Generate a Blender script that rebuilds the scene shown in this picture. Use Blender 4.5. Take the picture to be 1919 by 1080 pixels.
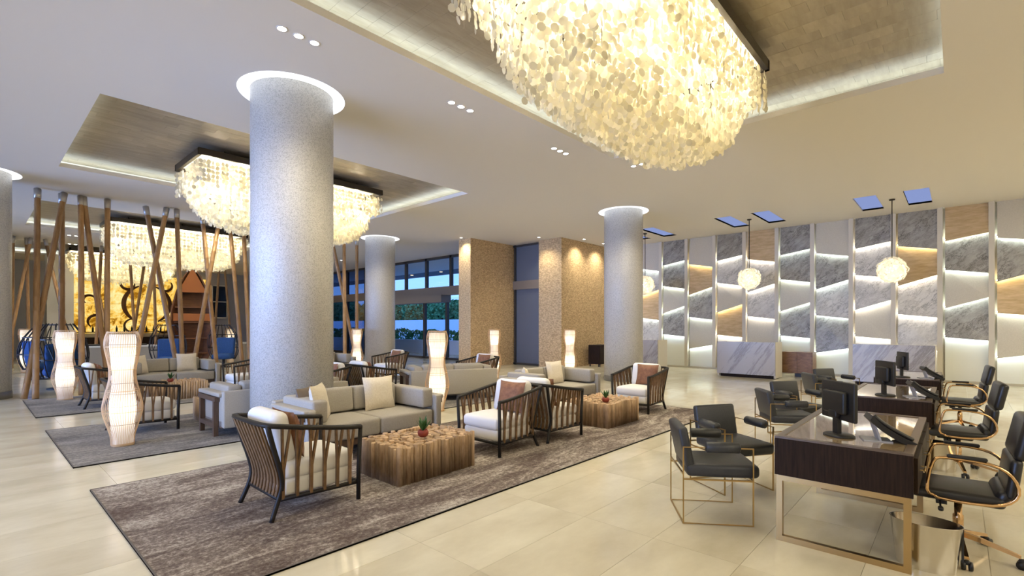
import bpy, math, random
from mathutils import Vector, Matrix
R = random.Random(7)
PI = math.pi
SC = bpy.context.scene
COL = SC.collection
for o in list(bpy.data.objects): bpy.data.objects.remove(o)

# ------------------------------------------------------------------ camera, world, light, exposure
CAM_H = 1.58; TH = math.radians(42.14)
cd = bpy.data.cameras.new('camera'); cam = bpy.data.objects.new('camera', cd); COL.objects.link(cam)
cam.location = (0, 0, CAM_H); cam.rotation_euler = (PI/2, 0, TH - PI/2)
cd.sensor_width = 36; cd.lens = 924/1919*36; cd.shift_y = 72/1919; cd.clip_end = 300; cd.clip_start = .05
SC.camera = cam
vs = SC.view_settings
vs.view_transform = 'Standard'; vs.look = 'None'; vs.gamma = 1; vs.use_curve_mapping = False
vs.exposure = 0.0
wd = bpy.data.worlds.new('dusk'); SC.world = wd; wd.use_nodes = True
nt = wd.node_tree; nt.nodes.clear()
wo = nt.nodes.new('ShaderNodeOutputWorld'); bg = nt.nodes.new('ShaderNodeBackground')
tc = nt.nodes.new('ShaderNodeTexCoord'); sx = nt.nodes.new('ShaderNodeSeparateXYZ'); cr = nt.nodes.new('ShaderNodeValToRGB')
nt.links.new(tc.outputs['Generated'], sx.inputs[0]); nt.links.new(sx.outputs['Z'], cr.inputs[0])
nt.links.new(cr.outputs[0], bg.inputs[0]); nt.links.new(bg.outputs[0], wo.inputs[0])
cr.color_ramp.elements[0].position = 0.0; cr.color_ramp.elements[0].color = (.16, .32, .66, 1)
cr.color_ramp.elements[1].position = .7; cr.color_ramp.elements[1].color = (.08, .22, .62, 1)
bg.inputs[1].default_value = 3.0

def light(kind, name, loc, energy, color=(1, 1, 1), **kw):
    l = bpy.data.lights.new(name, kind); l.energy = energy; l.color = color
    for k, v in kw.items():
        if k != 'rot': setattr(l, k, v)
    o = bpy.data.objects.new(name, l); o.location = loc
    if 'rot' in kw: o.rotation_euler = kw['rot']
    COL.objects.link(o); return o
WARM = (1, .8, .55); NEUT = (1, .89, .66)
DUSK = (.30, .48, 1)
# dusk daylight through the window wall on the left of the lobby
light('AREA', 'window_daylight', (-5.2, 13, 2.0), 820, DUSK, spread=math.radians(75), shape='RECTANGLE', size=3.2, size_y=20, rot=(0, -PI/2, 0))
light('AREA', 'lobby_fill', (1.5, -5.5, 4.7), 420, NEUT, shape='RECTANGLE', size=9, size_y=4)  # this and the two below: unseen area fills added to brighten the lobby
light('AREA', 'lobby_fill', (13.5, -5.5, 4.7), 380, NEUT, shape='RECTANGLE', size=8, size_y=4)
light('AREA', 'lobby_fill', (-2.5, 6, 4.8), 260, NEUT, shape='RECTANGLE', size=3, size_y=14)
CH_W = 18      # watts per bulb of a chandelier
SPOT_W = 350   # watts per downlight cluster
LAMP_W = 20    # watts per floor-lamp bulb
LED = 34.0      # wall leds
COVE = 12.5
RING = 1.7

# ------------------------------------------------------------------ materials
MATS = {}
class NT:
    def __init__(s, name):
        s.m = bpy.data.materials.new(name); s.m.use_nodes = True; s.t = s.m.node_tree; s.t.nodes.clear()
        s.o = s.t.nodes.new('ShaderNodeOutputMaterial')
    def n(s, typ, **kw):
        x = s.t.nodes.new('ShaderNode' + typ)
        for k, v in kw.items():
            if k in x.inputs.keys(): x.inputs[k].default_value = v
            else: setattr(x, k, v)
        return x
    def l(s, a, b): s.t.links.new(a, b)
def c4(c): return (c[0], c[1], c[2], 1)
def mat(name, col, rough=.5, metal=0, col2=None, scale=8, stretch=(1, 1, 1), detail=4, lo=.35, hi=.65, bump=0, bscale=None,
        rnd=0, spec=.5, coat=0, tex='noise', distort=0, rot=(0, 0, 0)):
    if name in MATS: return MATS[name]
    N = NT(name); p = N.n('BsdfPrincipled'); N.l(p.outputs[0], N.o.inputs[0])
    p.inputs['Roughness'].default_value = rough; p.inputs['Metallic'].default_value = metal
    p.inputs['Specular IOR Level'].default_value = spec; p.inputs['Coat Weight'].default_value = coat
    p.inputs['Base Color'].default_value = c4(col)
    src = None
    if col2 or bump:
        t = N.n('TexCoord'); mp = N.n('Mapping'); mp.inputs['Scale'].default_value = stretch; mp.inputs['Rotation'].default_value = rot
        N.l(t.outputs['Object'], mp.inputs['Vector'])
        vec = mp.outputs[0]
        if rnd:
            oi0 = N.n('ObjectInfo'); ad = N.n('VectorMath'); ad.operation = 'ADD'; ml = N.n('VectorMath'); ml.operation = 'SCALE'
            cmb = N.n('CombineXYZ')
            for i in range(3): N.l(oi0.outputs['Random'], cmb.inputs[i])
            N.l(cmb.outputs[0], ml.inputs[0]); ml.inputs['Scale'].default_value = 37
            N.l(vec, ad.inputs[0]); N.l(ml.outputs[0], ad.inputs[1]); vec = ad.outputs[0]
    if col2:
        if tex == 'noise':
            nz = N.n('TexNoise', Scale=scale, Detail=detail, Roughness=.62, Distortion=distort); f = nz.outputs[0]
        elif tex == 'voronoi':
            nz = N.n('TexVoronoi', Scale=scale); f = nz.outputs['Color']
        else:
            nz = N.n('TexWave', Scale=scale, Distortion=distort, Detail=detail); f = nz.outputs['Fac']
        N.l(vec, nz.inputs['Vector'])
        rp = N.n('ValToRGB'); rp.color_ramp.elements[0].position = lo; rp.color_ramp.elements[1].position = hi
        rp.color_ramp.elements[0].color = c4(col); rp.color_ramp.elements[1].color = c4(col2)
        N.l(f, rp.inputs[0]); src = rp.outputs[0]
    if rnd:
        oi = N.n('ObjectInfo'); mr = N.n('MapRange'); mr.inputs['To Min'].default_value = 1 - rnd; mr.inputs['To Max'].default_value = 1 + rnd
        N.l(oi.outputs['Random'], mr.inputs[0]); hv = N.n('HueSaturation')
        if src: N.l(src, hv.inputs['Color'])
        else: hv.inputs['Color'].default_value = c4(col)
        N.l(mr.outputs[0], hv.inputs['Value']); src = hv.outputs[0]
    if src: N.l(src, p.inputs['Base Color'])
    if bump:
        b = N.n('Bump', Strength=bump, Distance=.02); nb = N.n('TexNoise', Scale=bscale or scale*2, Detail=3)
        N.l(vec, nb.inputs['Vector']); N.l(nb.outputs[0], b.inputs['Height']); N.l(b.outputs[0], p.inputs['Normal'])
    MATS[name] = N.m; return N.m
def emit(name, col, strength):
    if name in MATS: return MATS[name]
    N = NT(name); e = N.n('Emission'); e.inputs[0].default_value = c4(col); e.inputs[1].default_value = strength
    N.l(e.outputs[0], N.o.inputs[0]); MATS[name] = N.m; return N.m
def translucent(name, col, mixd=.4, rnd=0, glow=0, per='island'):
    N = NT(name); t = N.n('BsdfTranslucent'); d = N.n('BsdfPrincipled', Roughness=.35); mx = N.n('MixShader'); mx.inputs[0].default_value = mixd
    src = None
    if rnd:
        g = N.n('NewGeometry') if per == 'island' else N.n('ObjectInfo'); mr = N.n('MapRange'); mr.inputs['To Min'].default_value = 1 - rnd; mr.inputs['To Max'].default_value = 1
        N.l(g.outputs['Random Per Island' if per == 'island' else 'Random'], mr.inputs[0]); hv = N.n('HueSaturation'); hv.inputs['Color'].default_value = c4(col)
        N.l(mr.outputs[0], hv.inputs['Value']); src = hv.outputs[0]
    for x, i in ((t, 'Color'), (d, 'Base Color')):
        x.inputs[i].default_value = c4(col)
        if src: N.l(src, x.inputs[i])
    N.l(t.outputs[0], mx.inputs[1]); N.l(d.outputs[0], mx.inputs[2])
    out = mx.outputs[0]
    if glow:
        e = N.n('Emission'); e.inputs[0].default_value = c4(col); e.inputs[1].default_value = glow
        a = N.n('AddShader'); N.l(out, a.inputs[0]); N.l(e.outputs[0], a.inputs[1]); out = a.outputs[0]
    N.l(out, N.o.inputs[0]); MATS[name] = N.m; return N.m
def glass(name, tint=(.94, .96, .98), gl=.02):
    N = NT(name); t = N.n('BsdfTransparent'); t.inputs[0].default_value = c4(tint); g = N.n('BsdfGlossy', Roughness=.03)
    mx = N.n('MixShader'); mx.inputs[0].default_value = gl
    N.l(t.outputs[0], mx.inputs[1]); N.l(g.outputs[0], mx.inputs[2]); N.l(mx.outputs[0], N.o.inputs[0]); return N.m
def marble(name, base, vein, scale, rough=.25, rot=(0, .6, 0), width=.12, rnd=True, soft=.5, stretch=(1, 1, 1), cloud=.0):
    # veins where a warped noise crosses its middle value
    N = NT(name); p = N.n('BsdfPrincipled', Roughness=rough); N.l(p.outputs[0], N.o.inputs[0])
    t = N.n('TexCoord'); mp = N.n('Mapping'); mp.inputs['Rotation'].default_value = rot; N.l(t.outputs['Object'], mp.inputs['Vector'])
    mp2 = N.n('Mapping'); mp2.inputs['Scale'].default_value = stretch; N.l(mp.outputs[0], mp2.inputs['Vector'])
    vec = mp2.outputs[0]
    if rnd:
        oi = N.n('ObjectInfo'); cmb = N.n('CombineXYZ'); N.l(oi.outputs['Random'], cmb.inputs[0]); N.l(oi.outputs['Random'], cmb.inputs[2])
        sc = N.n('VectorMath'); sc.operation = 'SCALE'; sc.inputs['Scale'].default_value = 41; N.l(cmb.outputs[0], sc.inputs[0])
        ad = N.n('VectorMath'); ad.operation = 'ADD'; N.l(vec, ad.inputs[0]); N.l(sc.outputs[0], ad.inputs[1]); vec = ad.outputs[0]
    nz = N.n('TexNoise', Scale=scale, Detail=7, Roughness=.75, Distortion=.25); N.l(vec, nz.inputs['Vector'])
    m1 = N.n('Math'); m1.operation = 'SUBTRACT'; m1.inputs[1].default_value = .5; N.l(nz.outputs[0], m1.inputs[0])
    m2 = N.n('Math'); m2.operation = 'ABSOLUTE'; N.l(m1.outputs[0], m2.inputs[0])
    rp = N.n('ValToRGB'); rp.color_ramp.elements[0].position = 0; rp.color_ramp.elements[0].color = c4(vein)
    rp.color_ramp.elements[1].position = width; rp.color_ramp.elements[1].color = c4(base); N.l(m2.outputs[0], rp.inputs[0])
    n2 = N.n('TexNoise', Scale=scale*.7, Detail=3); N.l(vec, n2.inputs['Vector'])
    mx = N.n('Mix'); mx.data_type = 'RGBA'
    n3 = N.n('TexNoise', Scale=scale*1.6, Detail=10, Roughness=.7); N.l(vec, n3.inputs['Vector']); r3 = N.n('ValToRGB')
    r3.color_ramp.elements[0].position = .3; r3.color_ramp.elements[1].position = .62
    r3.color_ramp.elements[0].color = c4([a+(b-a)*cloud for a, b in zip(base, vein)]); r3.color_ramp.elements[1].color = c4(base); N.l(n3.outputs[0], r3.inputs[0])
    m9 = N.n('Mix'); m9.data_type = 'RGBA'; m9.blend_type = 'MULTIPLY'; m9.inputs[0].default_value = 1
    rp.color_ramp.elements[0].color = c4([v/b for v, b in zip(vein, base)]); rp.color_ramp.elements[1].color = (1, 1, 1, 1)
    N.l(r3.outputs[0], m9.inputs[6]); N.l(rp.outputs[0], m9.inputs[7])
    N.l(r3.outputs[0], mx.inputs[6]); N.l(m9.outputs[2], mx.inputs[7])
    r2 = N.n('MapRange'); r2.inputs['From Min'].default_value = .35; r2.inputs['From Max'].default_value = .65; r2.inputs['To Min'].default_value = 1-soft
    N.l(n2.outputs[0], r2.inputs[0]); N.l(r2.outputs[0], mx.inputs[0]); N.l(mx.outputs[2], p.inputs['Base Color'])
    MATS[name] = N.m; return N.m

M_plaster = mat('ceiling plaster', (.74, .70, .645), .9)
M_wallp = mat('wall plaster', (.6, .58, .55), .85)
M_tile = mat('cream stone tile', (.545, .49, .36), .13, col2=(.75, .705, .56), scale=1.1, stretch=(.8, 1.5, 1), detail=9, lo=.3, hi=.7, rnd=.018, spec=.5)
M_grout = mat('grout', (.5, .45, .36), .6)
M_gold = mat('gold leaf', (.34, .285, .205), .45, .3, col2=(.42, .36, .27), scale=3, stretch=(.6, 3, 1), rnd=.09)
M_mosaic = mat('white mosaic', (.36, .345, .32), .27, col2=(.57, .55, .515), tex='voronoi', scale=95, lo=.02, hi=.6, bump=.3, bscale=95)
M_steelbase = mat('brushed steel band', (.25, .25, .26), .4, .7)
M_trav = mat('split face travertine', (.36, .24, .12), .8, col2=(.70, .51, .29), scale=13, stretch=(1, 1, 2.4), detail=8, lo=.36, hi=.64, bump=.8, bscale=26)
M_bronze = mat('dark bronze', (.045, .036, .028), .35, .6)
M_frame = mat('dark window frame', (.045, .04, .036), .5, .2)
M_transom = mat('brown transom', (.2, .155, .115), .5)
M_glass = glass('clear glass')
M_dglass = glass('smoked glass', (.42, .47, .56), .07)
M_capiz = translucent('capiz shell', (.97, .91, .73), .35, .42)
M_frost = mat('frosted grey glass', (.12, .135, .17), .2)
M_bulb = emit('warm bulb', (1, .86, .6), 14)
M_ring = emit('ring light', (.93, .96, 1), RING)
M_cove = emit('cove led', (.80, .95, 1), COVE)
M_spot = emit('downlight', (1, .96, .9), 22)
M_ledw = emit('white led', (1, .95, .84), LED)
M_ledc = emit('cool led', (.86, 1, .93), LED*.8)
M_ledg = emit('warm led', (1, .82, .45), LED*.8)
M_sky = emit('blue lit glass', (.30, .38, .72), .85)
M_linen = mat('linen panel', (.56, .52, .44), .8, col2=(.62, .58, .5), scale=40)
M_grey = marble('grey veined marble', (.41, .395, .37), (.10, .09, .085), 2.4, width=.028, rot=(.75, 0, 0), soft=.75, stretch=(1, .75, 1.8), cloud=.55)
M_light = marble('light veined marble', (.66, .64, .61), (.22, .21, .20), 2.4, width=.024, rot=(.75, 0, 0), soft=.7, stretch=(1, .75, 1.8), cloud=.4)
M_tan = mat('tan travertine panel', (.47, .33, .17), .6, col2=(.63, .47, .28), scale=3, stretch=(1, 1, 5), detail=8, rnd=.06)
M_white = mat('white back painted panel', (.78, .79, .75), .5)
M_post = mat('panel post', (.62, .57, .48), .5)
M_counter = marble('counter marble', (.45, .42, .41), (.24, .22, .21), .8, width=.05, rot=(-.6, 0, 0), soft=.4, stretch=(1, 2.0, .3))
M_counterw = mat('counter side stone', (.66, .6, .5), .4)
M_darkwood = mat('dark wood', (.016, .009, .006), .5, spec=.12, col2=(.032, .018, .011), scale=5, stretch=(14, 14, .8))
M_walnut = mat('walnut', (.16, .075, .03), .4, col2=(.27, .14, .06), scale=3, stretch=(1, 1.5, 5), distort=.7)
M_frameblk = mat('dark rattan frame', (.013, .010, .008), .5, spec=.3)
M_slat = mat('brown rattan slat', (.12, .066, .03), .5, col2=(.20, .115, .055), scale=14, rnd=.2, spec=.3)
M_cushw = mat('white cushion', (.78, .76, .73), .85, bump=.12, bscale=130)
M_cushb = mat('rust cushion', (.19, .078, .036), .7, col2=(.27, .12, .056), scale=18, rnd=.1)
M_taupe = mat('taupe upholstery', (.34, .31, .265), .9, col2=(.38, .35, .3), scale=60, bump=.15, bscale=160)
M_cream = mat('cream pillow', (.66, .58, .46), .9, col2=(.74, .67, .55), scale=50, rnd=.05, bump=.12, bscale=120)
M_brownp = mat('brown pillow', (.17, .13, .10), .9)
M_sofawood = mat('sofa wood', (.085, .05, .034), .45, col2=(.12, .075, .05), scale=6, stretch=(8, 8, 1))
M_log = mat('log', (.36, .235, .135), .75, col2=(.53, .375, .235), scale=4, stretch=(7, 7, .7), rnd=.28)
M_paper = translucent('rice paper', (.97, .93, .86), .35)
M_wire = mat('lamp wire', (.22, .17, .12), .6)
M_wicker = translucent('pale wicker', (.78, .58, .35), .55)
M_bamboo = mat('bamboo', (.27, .14, .05), .5, col2=(.40, .235, .10), scale=5, stretch=(4, 4, .5), rnd=.18)
M_node = mat('bamboo node', (.17, .09, .04), .6)
M_cap = mat('steel cap', (.45, .43, .41), .35, .8)
M_blackp = mat('black plastic', (.012, .012, .013), .42)
M_leather = mat('charcoal leather', (.030, .032, .036), .42, bump=.08, bscale=60)
M_bleather = mat('black leather', (.016, .016, .018), .32)
M_brass = mat('brass', (.47, .33, .15), .3, 1)
M_chgold = mat('polished gold', (.68, .45, .24), .14, 1)
M_steel = mat('polished steel', (.72, .69, .65), .16, 1)
M_inset = mat('bronze glass top', (.40, .29, .16), .05, coat=1)
M_greyp = mat('grey plastic', (.42, .43, .45), .45)
M_screen = mat('dark screen', (.01, .012, .016), .12)
M_pot = mat('red pot', (.24, .035, .02), .5)
M_leaf = mat('leaf', (.02, .085, .02), .5, col2=(.045, .15, .035), scale=10)
M_hedge = mat('hedge leaf', (.05, .19, .06), .6, col2=(.12, .36, .10), scale=4, rnd=.1)
M_tree = mat('tree leaf', (.07, .21, .08), .7, col2=(.17, .40, .17), scale=2, rnd=.15)
M_bark = mat('bark', (.08, .055, .04), .9)
M_extwall = mat('outdoor white render', (.78, .81, .86), .8)
M_extfloor = mat('outdoor paving', (.62, .63, .66), .35)
M_canopy = mat('canopy', (.09, .09, .1), .7)
M_blue = mat('blue upholstery', (.012, .06, .20), .75, col2=(.018, .08, .26), scale=30)
M_blackw = mat('black wicker', (.012, .012, .016), .5)
M_boat = mat('red brown boat wood', (.12, .04, .013), .5, col2=(.19, .07, .022), scale=3, stretch=(1, 1, 8), rnd=.12)
M_boatdark = mat('boat inside', (.07, .03, .015), .5)
M_taupewall = mat('taupe counter front', (.36, .33, .29), .6)
M_skirt = mat('pale stone band', (.5, .46, .38), .5)

def rugmat(name, dark, mid, lightc):
    N = NT(name); p = N.n('BsdfPrincipled', Roughness=.95); p.inputs['Specular IOR Level'].default_value = .1; N.l(p.outputs[0], N.o.inputs[0])
    t = N.n('TexCoord'); mp = N.n('Mapping'); mp.inputs['Scale'].default_value = (.55, 1.9, 1); N.l(t.outputs['Object'], mp.inputs['Vector'])
    a = N.n('TexNoise', Scale=1.5, Detail=12, Roughness=.78, Distortion=.8); N.l(mp.outputs[0], a.inputs['Vector'])
    b = N.n('TexNoise', Scale=34, Detail=6, Roughness=.75); N.l(t.outputs['Object'], b.inputs['Vector'])
    m = N.n('Math'); m.operation = 'MULTIPLY_ADD'; m.inputs[1].default_value = .42; N.l(b.outputs[0], m.inputs[0]); 
    m3 = N.n('Math'); m3.operation = 'MULTIPLY'; m3.inputs[1].default_value = .62; N.l(a.outputs[0], m3.inputs[0]); N.l(m3.outputs[0], m.inputs[2])
    r = N.n('ValToRGB'); e = r.color_ramp.elements; e[0].position = .44; e[0].color = c4(dark); e[1].position = .62; e[1].color = c4(lightc)
    k = e.new(.52); k.color = c4(mid); N.l(m.outputs[0], r.inputs[0]); N.l(r.outputs[0], p.inputs['Base Color']); MATS[name] = N.m; return N.m
M_rug1 = rugmat('brown rug', (.095, .070, .060), (.19, .155, .135), (.50, .45, .39))
M_rug2 = rugmat('grey rug', (.13, .12, .115), (.22, .205, .19), (.37, .345, .31))

# ------------------------------------------------------------------ mesh builder
class MB:
    def __init__(s): s.v = []; s.f = []; s.sm = []; s.mi = []
    def add(s, vs, fs, sm=False, mi=0):
        b = len(s.v); s.v += [tuple(v) for v in vs]
        for f in fs: s.f.append(tuple(i + b for i in f)); s.sm.append(sm); s.mi.append(mi)
        return s
    def box(s, c, d, rot=None, mi=0):
        x, y, z = d[0]/2, d[1]/2, d[2]/2
        vs = [Vector((sx*x, sy*y, sz*z)) for sz in (-1, 1) for sy in (-1, 1) for sx in (-1, 1)]
        if rot is not None: vs = [rot @ v for v in vs]
        c = Vector(c)
        return s.add([v + c for v in vs], [(0, 2, 3, 1), (4, 5, 7, 6), (0, 1, 5, 4), (2, 6, 7, 3), (0, 4, 6, 2), (1, 3, 7, 5)], False, mi)
    def bx(s, x0, x1, y0, y1, z0, z1, mi=0): return s.box(((x0+x1)/2, (y0+y1)/2, (z0+z1)/2), (x1-x0, y1-y0, z1-z0), None, mi)
    def quad(s, a, b, c, d): return s.add([a, b, c, d], [(0, 1, 2, 3)])
    def prism(s, poly, axis, t0, t1):
        n = len(poly)
        def P(p, t):
            return {'x': (t, p[0], p[1]), 'y': (p[0], t, p[1]), 'z': (p[0], p[1], t)}[axis]
        vs = [P(p, t0) for p in poly] + [P(p, t1) for p in poly]
        fs = [tuple(range(n))[::-1], tuple(range(n, 2*n))] + [(i, (i+1) % n, n+(i+1) % n, n+i) for i in range(n)]
        return s.add(vs, fs)
    def rbox(s, c, d, r=.04, puff=0, rot=None, seg=2):
        h = [x/2 for x in d]; r = min(r, *[x*.98 for x in h])
        def ax(k):
            st = [-h[k] + r*i/seg for i in range(seg+1)]
            mid = [0] if puff else []
            return st + mid + [-x for x in reversed(st)]
        vs = []; fs = []; idx = {}
        A = [ax(0), ax(1), ax(2)]
        def vert(i, j, k):
            key = (i, j, k)
            if key in idx: return idx[key]
            p = Vector((A[0][i], A[1][j], A[2][k]))
            q = Vector([max(-(h[m]-r), min(h[m]-r, p[m])) for m in range(3)])
            dd = p - q
            if dd.length > 1e-9: p = q + dd.normalized()*r
            if puff:
                u, v, w = p.x/h[0], p.y/h[1], p.z/h[2]
                p.z += math.copysign(puff*(1-u*u)*(1-v*v), p.z) if abs(w) > .3 else 0
                p.x *= 1 + .25*puff/h[0]*(1-w*w)*(1-v*v); p.y *= 1 + .25*puff/h[1]*(1-w*w)*(1-u*u)
            if rot is not None: p = rot @ p
            vs.append(p + Vector(c)); idx[key] = len(vs)-1; return idx[key]
        n = [len(a)-1 for a in A]
        for i in range(n[0]):
            for j in range(n[1]):
                fs.append((vert(i, j, 0), vert(i, j+1, 0), vert(i+1, j+1, 0), vert(i+1, j, 0)))
                fs.append((vert(i, j, n[2]), vert(i+1, j, n[2]), vert(i+1, j+1, n[2]), vert(i, j+1, n[2])))
        for i in range(n[0]):
            for k in range(n[2]):
                fs.append((vert(i, 0, k), vert(i+1, 0, k), vert(i+1, 0, k+1), vert(i, 0, k+1)))
                fs.append((vert(i, n[1], k), vert(i, n[1], k+1), vert(i+1, n[1], k+1), vert(i+1, n[1], k)))
        for j in range(n[1]):
            for k in range(n[2]):
                fs.append((vert(0, j, k), vert(0, j, k+1), vert(0, j+1, k+1), vert(0, j+1, k)))
                fs.append((vert(n[0], j, k), vert(n[0], j+1, k), vert(n[0], j+1, k+1), vert(n[0], j, k+1)))
        return s.add(vs, fs, True)
    def tube(s, pts, r, n=6, closed=False, flat=None):
        pts = [Vector(p) for p in pts]; m = len(pts); vs = []; fs = []
        rr = r if isinstance(r, (list, tuple)) else [r]*m
        up = None
        for i, p in enumerate(pts):
            a = pts[i-1] if (i > 0 or closed) else p; b = pts[(i+1) % m] if (i < m-1 or closed) else p
            t = (b-a).normalized()
            if up is None:
                up = Vector((0, 0, 1)) if abs(t.z) < .9 else Vector((1, 0, 0))
            x = t.cross(up)
            if x.length < 1e-6: x = t.orthogonal()
            x.normalize(); y = x.cross(t).normalized(); up = y
            for k in range(n):
                an = 2*PI*(k+.5)/n
                kx, ky = (flat if flat else (1, 1))
                vs.append(p + x*math.cos(an)*rr[i]*kx + y*math.sin(an)*rr[i]*ky)
        for i in range(m if closed else m-1):
            j = (i+1) % m
            for k in range(n): fs.append((i*n+k, i*n+(k+1) % n, j*n+(k+1) % n, j*n+k))
        if not closed: fs += [tuple(range(n))[::-1], tuple(range((m-1)*n, m*n))]
        return s.add(vs, fs, n > 4)
    def lathe(s, prof, c=(0, 0, 0), n=24, sq=0, cap=True, sx=1, sy=1):
        vs = []; fs = []; m = len(prof)
        for r, z in prof:
            for k in range(n):
                a = 2*PI*k/n; q = 1
                if sq: q = 1/(abs(math.cos(a))**sq + abs(math.sin(a))**sq)**(1/sq)
                vs.append((c[0]+r*q*math.cos(a)*sx, c[1]+r*q*math.sin(a)*sy, c[2]+z))
        for i in range(m-1):
            for k in range(n): fs.append((i*n+k, i*n+(k+1) % n, (i+1)*n+(k+1) % n, (i+1)*n+k))
        if cap: fs += [tuple(range(n))[::-1], tuple(range((m-1)*n, m*n))]
        return s.add(vs, fs, True)
    def pillow(s, w, h, t, n=8):
        # square pillow in the local Y-Z plane, thickness along X, standing on z=0
        vs = []; fs = []
        for sd in (1, -1):
            b = len(vs)
            for i in range(n+1):
                for j in range(n+1):
                    u, v = -1+2*i/n, -1+2*j/n
                    k = 1-.07*(1-abs(v)**2)*abs(u)**3*1; kk = 1-.07*(1-abs(u)**2)*abs(v)**3
                    th = t/2*((1-u**4)*(1-v**4))**.55
                    vs.append((sd*th, u*w/2*k, h/2+v*h/2*kk))
            for i in range(n):
                for j in range(n):
                    q = (b+i*(n+1)+j, b+(i+1)*(n+1)+j, b+(i+1)*(n+1)+j+1, b+i*(n+1)+j+1)
                    fs.append(q if sd > 0 else q[::-1])
        return s.add(vs, fs, True)
    def mesh(s, name, mats):
        me = bpy.data.meshes.new(name); me.from_pydata(s.v, [], s.f)
        for m in (mats if isinstance(mats, (list, tuple)) else [mats]): me.materials.append(m)
        me.polygons.foreach_set('use_smooth', s.sm); me.polygons.foreach_set('material_index', s.mi)
        me.update(); return me
def ob(name, me, parent=None, loc=(0, 0, 0), rotz=0, rot=None):
    o = bpy.data.objects.new(name, me); COL.objects.link(o); o.location = loc
    o.rotation_euler = rot if rot else (0, 0, rotz)
    if parent: o.parent = parent
    return o
def part(name, mb, m, parent=None, **k): return ob(name, mb.mesh(name, m), parent, **k)
def tag(o, label, cat, group=None, kind=None):
    if label: o['label'] = label
    if cat: o['category'] = cat
    if group: o['group'] = group
    if kind: o['kind'] = kind
    return o
def thing(name, label, cat, loc=(0, 0, 0), rotz=0, group=None):
    o = bpy.data.objects.new(name, None); COL.objects.link(o); o.location = loc; o.rotation_euler = (0, 0, rotz)
    o.empty_display_size = .1
    return tag(o, label, cat, group)
def struct(name, mb, m, parent=None, **k):
    o = part(name, mb, m, parent, **k)
    if not parent: o['kind'] = 'structure'
    return o
def children(o): return [c for c in KIDS.get(o.name, [])]
def dup(src, label, loc, rotz, group=None):
    r = src.copy(); COL.objects.link(r); r.location = loc; r.rotation_euler = (0, 0, rotz); r['label'] = label
    if group: r['group'] = group
    for ch in src.children:
        c = ch.copy(); COL.objects.link(c); c.parent = r
        for g in ch.children:
            d = g.copy(); COL.objects.link(d); d.parent = c
    return r
def rz(a): return Matrix.Rotation(a, 3, 'Z')
def rx(a): return Matrix.Rotation(a, 3, 'X')
def ry(a): return Matrix.Rotation(a, 3, 'Y')

# ------------------------------------------------------------------ room shell
CE = 4.95
X0, X1, Y0, Y1 = -6.0, 18.7, -8.0, 35.0
FX = 15.35     # plane of the glazed front
fl = struct('floor', MB().bx(X0, X1, Y0, Y1, -.2, -.004), M_grout)
TX, TY = 1.213, .6135
tiles = []
ix0 = 1.008
for i in range(-6, 15):
    for j in range(-14, 57):
        x, y = ix0 + i*TX, .458 + j*TY
        if x < X0 or x+TX > X1+.6 or y < Y0 or y+TY > Y1+.6: continue
        cx, cy = x+TX/2, y+TY/2
        Z = cx*math.cos(TH)+cy*math.sin(TH); L = cx*math.sin(TH)-cy*math.cos(TH)
        vis = Z > 2.4 and abs(L/Z) < 1.12
        tiles.append((0 if vis else 1, Z, cx, cy))
tiles.sort()
tm = MB().box((0, 0, -.006), (TX-.0025, TY-.0025, .012)).mesh('tile', M_tile)
for k, (a, b, x, y) in enumerate(tiles[:290]): ob('floor_tile', tm, fl, (x, y, 0))
rest = MB()
for a, b, x, y in tiles[290:]: rest.box((x, y, -.006), (TX-.0025, TY-.0025, .012))
o = part('far_floor_tiles', rest, M_tile, fl); o['kind'] = 'stuff'

TRAYS = [(1.5, 8.71, .14, 5.12), (1.29, 8.52, 9.2, 14.04), (1.29, 8.5, 18.15, 22.99), (1.29, 8.5, 27.1, 31.94)]
SKY = [(15.65, 17.57, y-.25, y+.25) for y in (8.98, 7.95, 5.41, 4.33, 1.82, .77)]
HOLES = [(a, b, c, d) for a, b, c, d in TRAYS] + SKY
xs = sorted({X0, X1+.5, *[h[0] for h in HOLES], *[h[1] for h in HOLES]}); ys = sorted({Y0, Y1+.5, *[h[2] for h in HOLES], *[h[3] for h in HOLES]})
cm = MB()
for i in range(len(xs)-1):
    for j in range(len(ys)-1):
        mx, my = (xs[i]+xs[i+1])/2, (ys[j]+ys[j+1])/2
        if any(h[0] < mx < h[1] and h[2] < my < h[3] for h in HOLES): continue
        cm.bx(xs[i], xs[i+1], ys[j], ys[j+1], CE, CE+.05)
ceil = struct('ceiling', cm, M_plaster)
TG = .36; TT = CE+.21
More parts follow.
